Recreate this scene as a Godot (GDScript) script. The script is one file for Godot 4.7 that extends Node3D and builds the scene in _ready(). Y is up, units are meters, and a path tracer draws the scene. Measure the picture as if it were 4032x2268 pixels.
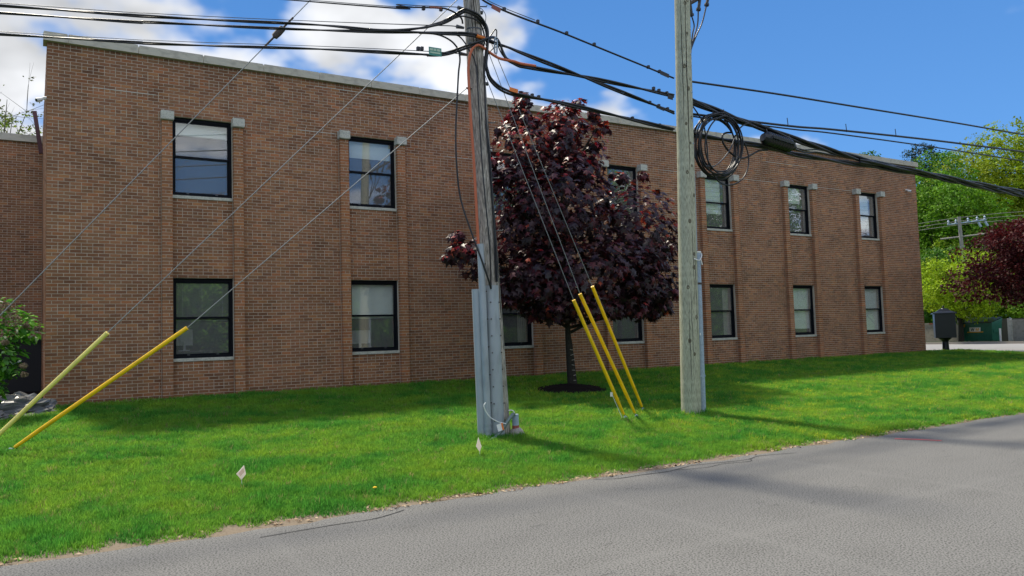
extends Node3D
# A two-storey brick building behind a lawn with two utility poles, seen from the road.
# x runs along the facade to the right, y up, z towards the viewer; road level is y = 0.

const FZ := -17.76      # plane of the facade
const XL := 0.21        # left corner of the facade
const XR := 29.43       # right corner
const X0 := 2.5         # left edge of the first window
const BAY := 3.86
const WW := 1.23        # window width
const PW := 0.215       # pilaster width
const PP := 0.12        # pilaster projection
const CO := 0.0677      # one brick course
const YB := 0.4016      # bottom of the first course
const LS := 1.3494      # lower window sill, head; upper window sill, head
const LT := 3.0419
const US := 4.8021
const UT := 6.4946
const TOP := 7.713

var rng := RandomNumberGenerator.new()
var M := {}
var names := {}


class MB:
	var v := PackedVector3Array()
	var n := PackedVector3Array()
	var c := PackedColorArray()
	var tint := Color.WHITE

	func tri(a: Vector3, b: Vector3, d: Vector3, na: Vector3, nb: Vector3, nd: Vector3) -> void:
		if (b - a).cross(d - a).dot(na + nb + nd) > 0.0:
			v.append(a); v.append(d); v.append(b)
			n.append(na); n.append(nd); n.append(nb)
		else:
			v.append(a); v.append(b); v.append(d)
			n.append(na); n.append(nb); n.append(nd)
		c.append(tint); c.append(tint); c.append(tint)

	func flat(a: Vector3, b: Vector3, d: Vector3, hint: Vector3) -> void:
		var m := (b - a).cross(d - a).normalized()
		if m.dot(hint) < 0.0:
			m = -m
		tri(a, b, d, m, m, m)

	func quad(a: Vector3, b: Vector3, d: Vector3, e: Vector3, hint: Vector3) -> void:
		flat(a, b, d, hint)
		flat(a, d, e, hint)

	func box(at: Vector3, size: Vector3, turn := Basis.IDENTITY) -> void:
		var h := size * 0.5
		for ax in 3:
			for s: float in [-1.0, 1.0]:
				var nn := Vector3.ZERO
				nn[ax] = s
				var p := Vector3.ZERO
				var q := Vector3.ZERO
				p[(ax + 1) % 3] = h[(ax + 1) % 3]
				q[(ax + 2) % 3] = h[(ax + 2) % 3]
				var m := nn * h[ax]
				quad(at + turn * (m - p - q), at + turn * (m + p - q), at + turn * (m + p + q), at + turn * (m - p + q), turn * nn)

	func span(a: Vector3, b: Vector3) -> void:
		box((a + b) * 0.5, (b - a).abs())

	func tube(pts: PackedVector3Array, radii: Array, sides := 8, caps := true) -> void:
		var side := Vector3.RIGHT
		var rings := []
		var norms := []
		for i in pts.size():
			var d := (pts[mini(i + 1, pts.size() - 1)] - pts[maxi(i - 1, 0)]).normalized()
			if i == 0:
				side = d.cross(Vector3(0.31, 0.2, 0.93)).normalized()
			side = (side - d * side.dot(d)).normalized()
			var up := d.cross(side)
			var r: float = radii[mini(i, radii.size() - 1)]
			var ring := PackedVector3Array()
			var norm := PackedVector3Array()
			for k in sides + 1:
				var a := TAU * k / sides
				var o := side * cos(a) + up * sin(a)
				norm.append(o)
				ring.append(pts[i] + o * r)
			rings.append(ring)
			norms.append(norm)
		for i in pts.size() - 1:
			for k in sides:
				tri(rings[i][k], rings[i + 1][k], rings[i + 1][k + 1], norms[i][k], norms[i + 1][k], norms[i + 1][k + 1])
				tri(rings[i][k], rings[i + 1][k + 1], rings[i][k + 1], norms[i][k], norms[i + 1][k + 1], norms[i][k + 1])
		if caps:
			for e in [0, pts.size() - 1]:
				var d := (pts[e] - pts[1 if e == 0 else e - 1]).normalized()
				for k in sides:
					tri(pts[e], rings[e][k], rings[e][k + 1], d, d, d)

	func lathe(at: Vector3, profile: Array, sides := 16, turn := Basis.IDENTITY) -> void:
		for i in profile.size() - 1:
			var a: Vector2 = profile[i]
			var b: Vector2 = profile[i + 1]
			var sl := Vector2(b.y - a.y, a.x - b.x).normalized()
			for k in sides:
				var t0 := TAU * k / sides
				var t1 := TAU * (k + 1) / sides
				var u0 := Vector3(cos(t0), 0, sin(t0))
				var u1 := Vector3(cos(t1), 0, sin(t1))
				var n0 := turn * (u0 * sl.x + Vector3.UP * sl.y)
				var n1 := turn * (u1 * sl.x + Vector3.UP * sl.y)
				var p0 := at + turn * (u0 * a.x + Vector3.UP * a.y)
				var p1 := at + turn * (u1 * a.x + Vector3.UP * a.y)
				var q0 := at + turn * (u0 * b.x + Vector3.UP * b.y)
				var q1 := at + turn * (u1 * b.x + Vector3.UP * b.y)
				if a.x > 1e-5:
					tri(p0, p1, q1, n0, n1, n1)
				if b.x > 1e-5:
					tri(p0, q1, q0, n0, n1, n0)

	func mesh(m: Material) -> ArrayMesh:
		var arr := []
		arr.resize(Mesh.ARRAY_MAX)
		arr[Mesh.ARRAY_VERTEX] = v
		arr[Mesh.ARRAY_NORMAL] = n
		arr[Mesh.ARRAY_COLOR] = c
		var out := ArrayMesh.new()
		out.add_surface_from_arrays(Mesh.PRIMITIVE_TRIANGLES, arr)
		out.surface_set_material(0, m)
		return out


# ---------------------------------------------------------------- naming and tagging

func numbered(called: String) -> String:
	var k: int = names.get(called, 0)
	names[called] = k + 1
	return called if k == 0 else "%s_%03d" % [called, k]


func tag(o: Node3D, label: String, category: String, group := "") -> Node3D:
	o.set_meta("label", label)
	o.set_meta("category", category)
	if group:
		o.set_meta("group", group)
	return o


func thing(called: String, label: String, category: String, group := "", at := Vector3.ZERO, turn := 0.0) -> Node3D:
	var o := Node3D.new()
	o.name = numbered(called)
	add_child(o, true)
	o.position = at
	o.rotation.y = turn
	return tag(o, label, category, group)


func put(called: String, m: Mesh, parent: Node3D = self) -> MeshInstance3D:
	var o := MeshInstance3D.new()
	o.name = numbered(called) if parent == self else called
	o.mesh = m
	parent.add_child(o, true)
	return o


func piece(called: String, b: MB, m: Material, parent: Node3D = self) -> MeshInstance3D:
	return put(called, b.mesh(m), parent)


func struct(o: Node3D) -> Node3D:
	o.set_meta("kind", "structure")
	return o


func stuff(o: Node3D) -> Node3D:
	o.set_meta("kind", "stuff")
	return o


func many(called: String, m: Mesh, buf: PackedFloat32Array, parent: Node3D = self) -> MultiMeshInstance3D:
	var mm := MultiMesh.new()
	mm.transform_format = MultiMesh.TRANSFORM_3D
	mm.use_colors = true
	mm.mesh = m
	mm.instance_count = buf.size() / 16
	mm.buffer = buf
	var o := MultiMeshInstance3D.new()
	o.name = numbered(called) if parent == self else called
	o.multimesh = mm
	parent.add_child(o, true)
	stuff(o)
	return o


func push(buf: PackedFloat32Array, b: Basis, o: Vector3, c: Color) -> void:
	buf.append_array(PackedFloat32Array([b.x.x, b.y.x, b.z.x, o.x, b.x.y, b.y.y, b.z.y, o.y, b.x.z, b.y.z, b.z.z, o.z, c.r, c.g, c.b, 1.0]))


# ---------------------------------------------------------------- materials

func lin(r: float, g: float, b: float) -> Color:
	return Color(r, g, b).linear_to_srgb()


func noise_tex(sd: int, freq: float, oct: int, lo: float, hi: float, size: int, kind := FastNoiseLite.TYPE_SIMPLEX_SMOOTH, gain := 1.0) -> ImageTexture:
	var f := FastNoiseLite.new()
	f.seed = sd
	f.noise_type = kind
	f.frequency = freq
	f.fractal_octaves = oct
	var im := f.get_seamless_image(size, size)
	im.convert(Image.FORMAT_L8)
	var d := im.get_data()
	var lut := PackedByteArray()
	lut.resize(256)
	for i in 256:
		var t := clampf((i / 255.0 - 0.5) * gain + 0.5, 0.0, 1.0)
		var l := lerpf(lo, hi, t)
		lut[i] = int(clampf(Color(l, l, l).linear_to_srgb().r * 255.0, 0, 255))
	for i in d.size():
		d[i] = lut[d[i]]
	return ImageTexture.create_from_image(Image.create_from_data(size, size, false, Image.FORMAT_L8, d))


func height_tex(sd: int, freq: float, oct: int, size: int) -> ImageTexture:
	var f := FastNoiseLite.new()
	f.seed = sd
	f.frequency = freq
	f.fractal_octaves = oct
	var im := f.get_seamless_image(size, size)
	im.convert(Image.FORMAT_L8)
	return ImageTexture.create_from_image(im)


func mat(called: String, c: Color, rough := 0.8, tex: Texture2D = null, scale := Vector3.ONE, spec := 0.5) -> StandardMaterial3D:
	var m := StandardMaterial3D.new()
	m.resource_name = called
	m.albedo_color = c
	m.roughness = rough
	m.metallic_specular = spec
	m.cull_mode = BaseMaterial3D.CULL_DISABLED
	if tex:
		m.albedo_texture = tex
		m.uv1_triplanar = true
		m.uv1_world_triplanar = true
		m.uv1_scale = scale
	M[called] = m
	return m


func overlay(m: StandardMaterial3D, tex: Texture2D, scale: Vector3) -> void:
	m.detail_enabled = true
	m.detail_blend_mode = BaseMaterial3D.BLEND_MODE_MUL
	m.detail_albedo = tex
	m.detail_uv_layer = BaseMaterial3D.DETAIL_UV_2
	m.uv2_triplanar = true
	m.uv2_world_triplanar = true
	m.uv2_scale = scale


func leafy(called: String, rough: float, through: float, spec := 0.4) -> StandardMaterial3D:
	var m := mat(called, Color.WHITE, rough, null, Vector3.ONE, spec)
	m.vertex_color_use_as_albedo = true
	m.backlight_enabled = true
	m.backlight = Color(through, through, through)
	return m


func materials() -> void:
	var fine := noise_tex(3, 0.05, 4, 0.72, 1.25, 512, FastNoiseLite.TYPE_SIMPLEX_SMOOTH, 1.5)
	var soft := noise_tex(8, 0.012, 4, 0.78, 1.2, 512, FastNoiseLite.TYPE_SIMPLEX_SMOOTH, 1.6)
	var speck := noise_tex(5, 0.13, 3, 0.3, 1.75, 1024, FastNoiseLite.TYPE_SIMPLEX, 1.9)
	var blotch := noise_tex(11, 0.014, 6, 0.92, 1.08, 512, FastNoiseLite.TYPE_SIMPLEX_SMOOTH, 1.3)
	var grain := noise_tex(21, 0.03, 4, 0.42, 1.4, 512, FastNoiseLite.TYPE_SIMPLEX_SMOOTH, 2.0)
	var brick := mat("brick", Color.WHITE, 0.9, fine, Vector3(5, 5, 5), 0.3)
	brick.vertex_color_use_as_albedo = true
	overlay(brick, soft, Vector3(0.16, 0.11, 0.16))
	mat("mortar", lin(0.52, 0.45, 0.37), 0.95, soft, Vector3(0.9, 0.9, 0.9), 0.2)
	mat("stone", lin(0.52, 0.51, 0.45), 0.85, fine, Vector3(0.9, 0.9, 0.9), 0.3)
	overlay(M.stone, soft, Vector3(0.7, 1.4, 0.7))
	mat("coping", lin(0.5, 0.46, 0.385), 0.8, soft, Vector3(0.5, 0.9, 0.5), 0.3)
	mat("frame", lin(0.006, 0.007, 0.011), 0.6, null, Vector3.ONE, 0.25)
	mat("inside_wall", lin(0.09, 0.09, 0.085), 0.9)
	mat("inside_floor", lin(0.12, 0.11, 0.1), 0.8)
	mat("blind", lin(0.58, 0.66, 0.62), 0.6)
	mat("grey_blind", lin(0.22, 0.24, 0.23), 0.6)
	mat("screen_back", lin(0.5, 0.52, 0.52), 0.5)
	var glass := mat("glass", Color(1, 1, 1, 0.03), 0.0)
	glass.transparency = BaseMaterial3D.TRANSPARENCY_ALPHA
	var asphalt := mat("asphalt", lin(0.185, 0.183, 0.174), 0.9, speck, Vector3(0.33, 0.33, 0.33), 0.35)
	overlay(asphalt, blotch, Vector3(0.09, 0.09, 0.16))
	mat("street", lin(0.27, 0.27, 0.27), 0.9, blotch, Vector3(0.2, 0.2, 0.2), 0.3)
	mat("crack", lin(0.035, 0.035, 0.035), 0.95)
	mat("red_paint", lin(0.5, 0.1, 0.1), 0.9, speck, Vector3(1, 1, 1))
	mat("soil", lin(0.04, 0.10, 0.016), 0.95, blotch, Vector3(0.5, 0.5, 0.5), 0.2)
	mat("far_ground", lin(0.05, 0.09, 0.02), 0.95, blotch, Vector3(0.1, 0.1, 0.1), 0.2)
	mat("dirt", lin(0.21, 0.17, 0.125), 0.95, fine, Vector3(1.3, 1.3, 1.3), 0.2)
	mat("mulch", lin(0.012, 0.009, 0.009), 0.95, fine, Vector3(2, 2, 2), 0.2)
	var old := mat("old_wood", lin(0.56, 0.51, 0.45), 0.9, grain, Vector3(7, 0.55, 7), 0.25)
	overlay(old, noise_tex(33, 0.03, 3, 0.42, 1.1, 512, FastNoiseLite.TYPE_SIMPLEX_SMOOTH, 2.6), Vector3(4.2, 0.22, 4.2))
	var green := mat("treated_wood", lin(0.52, 0.52, 0.39), 0.85, grain, Vector3(9, 0.5, 9), 0.3)
	overlay(green, soft, Vector3(2, 0.35, 2))
	mat("knot", lin(0.15, 0.135, 0.09), 0.9)
	mat("crevice", lin(0.02, 0.016, 0.012), 0.95)
	mat("pvc", lin(0.36, 0.40, 0.44), 0.45, soft, Vector3(0.8, 0.3, 0.8))
	mat("galvanized", lin(0.36, 0.45, 0.56), 0.5, fine, Vector3(1.2, 0.6, 1.2))
	mat("cable", lin(0.008, 0.008, 0.01), 0.38)
	mat("strand", lin(0.07, 0.075, 0.085), 0.45)
	M.strand.metallic = 0.3
	mat("guy", lin(0.26, 0.27, 0.28), 0.55)
	M.guy.metallic = 0.2
	mat("rust", lin(0.06, 0.045, 0.04), 0.7)
	mat("yellow", lin(0.98, 0.58, 0.006), 0.42, soft, Vector3(0.6, 0.6, 0.6))
	mat("pale_yellow", lin(0.95, 0.80, 0.22), 0.45, soft, Vector3(0.6, 0.6, 0.6))
	mat("orange", lin(0.52, 0.13, 0.055), 0.5)
	mat("orange_tag", lin(0.75, 0.2, 0.03), 0.6)
	mat("red_tag", lin(0.25, 0.07, 0.05), 0.6)
	mat("green_tag", lin(0.05, 0.24, 0.2), 0.6)
	mat("pale_tag", lin(0.42, 0.55, 0.42), 0.6)
	mat("white", lin(0.78, 0.77, 0.74), 0.6)
	mat("pink_white", lin(0.8, 0.58, 0.5), 0.7)
	M.pink_white.backlight_enabled = true
	M.pink_white.backlight = Color(1, 1, 1)
	mat("rosy", lin(0.72, 0.42, 0.34), 0.7)
	mat("hose", lin(0.16, 0.21, 0.2), 0.5)
	mat("concrete", lin(0.36, 0.33, 0.29), 0.9, fine, Vector3(2, 2, 2), 0.3)
	mat("red_concrete", lin(0.4, 0.12, 0.1), 0.9, fine, Vector3(3, 3, 3), 0.3)
	mat("block", lin(0.36, 0.315, 0.27), 0.9, soft, Vector3(0.8, 0.8, 0.8), 0.3)
	mat("black_metal", lin(0.008, 0.009, 0.011), 0.35)
	mat("dumpster", lin(0.02, 0.14, 0.09), 0.5, soft, Vector3(0.6, 0.6, 0.6))
	mat("amber", lin(0.75, 0.38, 0.02), 0.6)
	mat("logo_green", lin(0.01, 0.06, 0.04), 0.6)
	mat("logo_yellow", lin(0.8, 0.4, 0.02), 0.6)
	mat("bark", lin(0.11, 0.10, 0.075), 0.9, grain, Vector3(5, 1.2, 5), 0.2)
	mat("dark_bark", lin(0.045, 0.042, 0.035), 0.9, grain, Vector3(4, 1, 4), 0.2)
	mat("fence", lin(0.3, 0.285, 0.25), 0.85, soft, Vector3(0.7, 0.7, 0.7))
	mat("dark_fence", lin(0.05, 0.055, 0.05), 0.9)
	mat("sheet", lin(0.12, 0.125, 0.13), 0.22)
	mat("rock", lin(0.17, 0.16, 0.15), 0.9, fine, Vector3(1.5, 1.5, 1.5))
	mat("maroon", lin(0.07, 0.015, 0.02), 0.5)
	mat("painted_shade", lin(0.012, 0.011, 0.012), 0.8)  # near-black colour that carries the shade of the wing recess
	leafy("grass", 0.65, 1.0, 0.2)
	leafy("maple", 0.42, 0.7, 0.42)
	leafy("leaf", 0.55, 0.85, 0.3)
	leafy("shrub", 0.6, 0.9, 0.25)
	leafy("litter", 0.9, 0.0, 0.2)
	leafy("dry_bloom", 0.9, 0.3, 0.2)


# ---------------------------------------------------------------- sky

func make_sky() -> PanoramaSkyMaterial:
	var w := 2048
	var h := 1024
	var a := FastNoiseLite.new()
	a.seed = 7
	a.noise_type = FastNoiseLite.TYPE_SIMPLEX_SMOOTH
	a.frequency = 1.7
	a.fractal_octaves = 6
	a.fractal_gain = 0.55
	var b := FastNoiseLite.new()
	b.seed = 19
	b.noise_type = FastNoiseLite.TYPE_SIMPLEX_SMOOTH
	b.frequency = 3.1
	b.fractal_octaves = 5
	# [azimuth, elevation, spread across, spread up, weight]: where the clouds gather and where the sky is open
	var gather := [[-8.0, 16.0, 14.0, 9.0, 0.36], [6.0, 20.0, 4.0, 3.0, 0.1], [22.5, 20.0, 5.0, 3.5, 0.26], [28.0, 18.5, 4.0, 3.5, 0.16], [33.0, 24.0, 3.0, 3.0, 0.10], [14.5, 22.0, 3.2, 4.0, -0.36], [168.0, 8.0, 30.0, 6.0, -0.35], [39.5, 17.0, 2.0, 0.8, 0.45], [52.0, 12.5, 5.0, 1.2, 0.75], [56.0, 22.0, 18.0, 16.0, -0.85], [41.0, 14.5, 5.0, 1.5, 0.16]]
	var px := PackedFloat32Array()
	px.resize(w * h * 3)
	for j in h:
		var el := PI * (0.5 - (j + 0.5) / h)
		var sy := sin(el)
		var cy := cos(el)
		var deg := rad_to_deg(el)
		var up := clampf(sy, 0.0, 1.0)
		var k := pow(1.0 - up, 2.6)
		var base := Vector3(0.027, 0.099, 0.283).lerp(Vector3(0.106, 0.265, 0.54), k)
		for i in w:
			var c := base
			if el > -0.02:
				var az := TAU * (i + 0.5) / w
				var dx := sin(az) * cy
				var dz := -cos(az) * cy
				var f := 1.0 / (up + 0.2)
				var d := a.get_noise_3d(dx * f, dz * f, 3.0) * 1.25
				var ad := wrapf(rad_to_deg(az), -180.0, 180.0)
				# clouds opposite the sun count as front-lit, thickened and brightened to light the facade
				var away := smoothstep(-0.3, 0.8, -(dx * -0.177 + dz * -0.984))
				var bias := 0.06 + 0.2 * away
				for g: Array in gather:
					var u: float = (ad - g[0]) / g[2]
					var t: float = (deg - g[1]) / g[3]
					var e := u * u + t * t
					if e < 9.0:
						bias += g[4] * exp(-e)
				var dens := smoothstep(-0.02, 0.42, d + bias)
				dens *= smoothstep(-0.02, 0.06, up)
				if dens > 0.0:
					var s := b.get_noise_3d(dx * f + 9.0, dz * f, 8.0)
					var lit := (0.54 + 0.24 * s - 0.12 * dens) * (1.0 + 0.75 * away)
					c = c.lerp(Vector3(lit * 0.975, lit * 0.995, lit * 1.03), dens)
			var q := (j * w + i) * 3
			px[q] = c.x
			px[q + 1] = c.y
			px[q + 2] = c.z
	var im := Image.create_from_data(w, h, false, Image.FORMAT_RGBF, px.to_byte_array())
	var m := PanoramaSkyMaterial.new()
	m.panorama = ImageTexture.create_from_image(im)
	return m


# ---------------------------------------------------------------- ground

func gy(_x: float, z: float) -> float:
	return 0.5 * clampf((-7.1 - z) / 10.66, 0.0, 1.0)


func sheet(x0: float, x1: float, zs: Array, xs_step: float, lift: float, wob0 := 0.0, wob1 := 0.0) -> MB:
	var b := MB.new()
	var f := FastNoiseLite.new()
	f.seed = 4
	f.frequency = 0.9
	var nx := int(ceil((x1 - x0) / xs_step))
	for i in nx:
		var xa := x0 + (x1 - x0) * i / nx
		var xb := x0 + (x1 - x0) * (i + 1) / nx
		for j in zs.size() - 1:
			var za: float = zs[j]
			var zb: float = zs[j + 1]
			var wa0 := wob0 * f.get_noise_1d(xa) if j == 0 else 0.0
			var wb0 := wob0 * f.get_noise_1d(xb) if j == 0 else 0.0
			var wa1 := wob1 * f.get_noise_1d(xa + 300.0) if j == zs.size() - 2 else 0.0
			var wb1 := wob1 * f.get_noise_1d(xb + 300.0) if j == zs.size() - 2 else 0.0
			b.quad(Vector3(xa, gy(xa, za + wa0) + lift, za + wa0), Vector3(xb, gy(xb, za + wb0) + lift, za + wb0), Vector3(xb, gy(xb, zb + wb1) + lift, zb + wb1), Vector3(xa, gy(xa, zb + wa1) + lift, zb + wa1), Vector3.UP)
	return b


func ribbon(b: MB, pts: Array, width: float, lift: float) -> void:
	var line := smooth_line(pts, 6)
	var f := FastNoiseLite.new()
	f.frequency = 6.0
	for i in line.size() - 1:
		var d := (line[i + 1] - line[i]).normalized()
		var s := Vector3(d.z, 0, -d.x)
		var w0 := width * (0.7 + 0.8 * absf(f.get_noise_1d(i * 0.9)))
		var w1 := width * (0.7 + 0.8 * absf(f.get_noise_1d(i * 0.9 + 0.9)))
		var u := Vector3.UP * lift
		b.quad(line[i] - s * w0 + u, line[i] + s * w0 + u, line[i + 1] + s * w1 + u, line[i + 1] - s * w1 + u, Vector3.UP)


func smooth_line(pts: Array, steps: int) -> PackedVector3Array:
	# pts: x, y, z, x, y, z ...; a Catmull-Rom line through them
	var p := PackedVector3Array()
	for i in pts.size() / 3:
		p.append(Vector3(pts[3 * i], pts[3 * i + 1], pts[3 * i + 2]))
	var out := PackedVector3Array()
	for i in p.size() - 1:
		var a := p[maxi(i - 1, 0)]
		var b := p[i]
		var c := p[i + 1]
		var d := p[mini(i + 2, p.size() - 1)]
		for k in steps:
			out.append(b.cubic_interpolate(c, a, d, float(k) / steps))
	out.append(p[-1])
	return out


func ground() -> void:
	var b := MB.new()
	var zs := [-400.0, -120.0, -60.0, -17.76, -15.0, -12.0, -9.0, -7.1]
	for i in zs.size() - 1:
		b.quad(Vector3(-300, gy(0, zs[i]), zs[i]), Vector3(500, gy(0, zs[i]), zs[i]), Vector3(500, gy(0, zs[i + 1]), zs[i + 1]), Vector3(-300, gy(0, zs[i + 1]), zs[i + 1]), Vector3.UP)
	b.quad(Vector3(-300, 0, -7.1), Vector3(500, 0, -7.1), Vector3(500, 0, 300), Vector3(-300, 0, 300), Vector3.UP)
	struct(piece("ground", b, M.far_ground))
	var hb := MB.new()  # unseen bank behind the viewer, added to block bright sky in window reflections
	for i in 24:
		var xa := -60.0 + i * 8.0
		var xb := xa + 8.0
		var ha := 4.5 + 0.7 * sin(xa * 0.21) + 0.035 * maxf(xa, 0.0)
		var hc := 4.5 + 0.7 * sin(xb * 0.21) + 0.035 * maxf(xb, 0.0)
		hb.quad(Vector3(xa, -0.02, 19.0), Vector3(xb, -0.02, 19.0), Vector3(xb, hc * 0.7, 27.0), Vector3(xa, ha * 0.7, 27.0), Vector3(0, 1, -0.5))
		hb.quad(Vector3(xa, ha * 0.7, 27.0), Vector3(xb, hc * 0.7, 27.0), Vector3(xb, hc, 38.0), Vector3(xa, ha, 38.0), Vector3.UP)
		hb.quad(Vector3(xa, ha, 38.0), Vector3(xb, hc, 38.0), Vector3(xb, -0.02, 60.0), Vector3(xa, -0.02, 60.0), Vector3.UP)
	struct(piece("added_bank", hb, M.far_ground))
	struct(piece("lawn", sheet(-6.0, 31.6, [-17.74, -15.0, -12.0, -9.5, -7.15], 0.5, 0.004), M.soil))
	struct(piece("road_verge", sheet(-14.0, 31.7, [-7.55, -7.0], 0.12, 0.010, 0.3, 0.0), M.dirt))
	struct(piece("road", sheet(-60.0, 31.8, [-7.06, -3.0, 1.5], 0.15, 0.015, 0.16, 0.1), M.asphalt))
	struct(piece("cross_street", sheet(31.8, 40.5, [-160.0, -40.0, -17.76, -12.0, -7.1, 1.5, 60.0], 3.0, 0.008), M.street))
	struct(piece("roadside_grass", sheet(40.62, 42.0, [-70.0, -30.0, -17.76, -12.0, -7.1, 20.0], 1.0, 0.10), M.far_ground))
	var k := MB.new()
	for s in [[-70.0, -17.76, 0.5, 0.5], [-17.76, -7.1, 0.5, 0.0]]:
		var y0: float = s[2]
		var y1: float = s[3]
		k.quad(Vector3(40.5, y0, s[0]), Vector3(40.5, y1, s[1]), Vector3(40.5, y1 + 0.12, s[1]), Vector3(40.5, y0 + 0.12, s[0]), Vector3.LEFT)
		k.quad(Vector3(40.5, y0 + 0.12, s[0]), Vector3(40.5, y1 + 0.12, s[1]), Vector3(40.62, y1 + 0.12, s[1]), Vector3(40.62, y0 + 0.12, s[0]), Vector3.UP)
	struct(piece("kerb", k, M.concrete))
	# cracks and paint on the asphalt
	var cr := MB.new()
	ribbon(cr, [1.6, 0, -6.72, 2.21, 0, -6.76, 2.57, 0, -6.75, 2.78, 0, -6.82, 2.97, 0, -6.92], 0.008, 0.019)
	ribbon(cr, [5.23, 0, -7.0, 5.47, 0, -6.87, 5.79, 0, -6.87, 6.17, 0, -6.84, 6.53, 0, -6.93, 6.71, 0, -6.95, 7.39, 0, -6.83, 7.77, 0, -6.92, 8.26, 0, -6.79], 0.009, 0.019)
	ribbon(cr, [6.3, 0, -6.84, 6.7, 0, -6.75, 7.0, 0, -6.8, 7.36, 0, -6.72, 7.5, 0, -6.84], 0.007, 0.0195)
	for i in 34:
		var x := rng.randf_range(2.5, 14.0)
		var zz := rng.randf_range(-6.4, -2.6)
		ribbon(cr, [x, 0, zz, x + rng.randf_range(0.02, 0.09), 0, zz + rng.randf_range(-0.02, 0.02), x + rng.randf_range(0.08, 0.16), 0, zz + rng.randf_range(-0.03, 0.03)], 0.003, 0.0195)
	struct(piece("road_crack", cr, M.crack))
	var rp := MB.new()
	ribbon(rp, [10.25, 0, -6.72, 10.38, 0, -6.5, 10.5, 0, -6.2], 0.045, 0.019)
	struct(piece("road_paint", rp, M.red_paint))
	var mu := MB.new()
	var f := FastNoiseLite.new()
	f.frequency = 1.5
	var ring := []
	for i in 40:
		var t := TAU * i / 40
		var r := 0.8 + 0.2 * f.get_noise_1d(i * 0.4)
		ring.append(Vector3(10.22 + cos(t) * r * 1.02, 0, -14.35 + sin(t) * r))
	for i in 40:
		var p: Vector3 = ring[i]
		var q: Vector3 = ring[(i + 1) % 40]
		var m := Vector3(10.45, 0, -14.7)
		var p1 := p.lerp(m, 0.45)
		var q1 := q.lerp(m, 0.45)
		m.y = gy(0, m.z) + 0.14
		p.y = gy(0, p.z) + 0.012; q.y = gy(0, q.z) + 0.012
		p1.y = gy(0, p1.z) + 0.10; q1.y = gy(0, q1.z) + 0.10
		mu.quad(p, q, q1, p1, Vector3.UP)
		mu.flat(p1, q1, m, Vector3.UP)
	struct(piece("mulch_ring", mu, M.mulch))
	struct(piece("mulch_bed", sheet(-4.0, 0.18, [-25.0, -20.0, -16.4], 0.4, 0.02, 0.0, 0.3), M.mulch))


func in_mulch(x: float, z: float) -> bool:
	var u := (x - 10.22) / 0.84
	var v := (z + 14.35) / 0.81
	return u * u + v * v < 1.0 or (x < 0.15 and z < -16.4)


func blade_tuft(sd: int, blades: int, tall: float, wide: float) -> MB:
	var r := RandomNumberGenerator.new()
	r.seed = sd
	var b := MB.new()
	for i in blades:
		var a := r.randf() * TAU
		var o := Vector3(r.randf_range(-0.035, 0.035), -0.005, r.randf_range(-0.035, 0.035))
		var d := Vector3(cos(a), 0, sin(a))
		var s := Vector3(-d.z, 0, d.x) * wide * r.randf_range(0.7, 1.3)
		var h := tall * r.randf_range(0.6, 1.15)
		var lean := r.randf_range(0.15, 0.75)
		var m := o + d * h * lean * 0.35 + Vector3.UP * h * 0.6
		var e := o + d * h * lean + Vector3.UP * h * (1.0 - 0.25 * lean)
		b.quad(o - s, o + s, m + s * 0.8, m - s * 0.8, Vector3(-d.x, 0.7, -d.z))
		b.flat(m - s * 0.8, m + s * 0.8, e, Vector3(-d.x, 0.7, -d.z))
	return b


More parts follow.
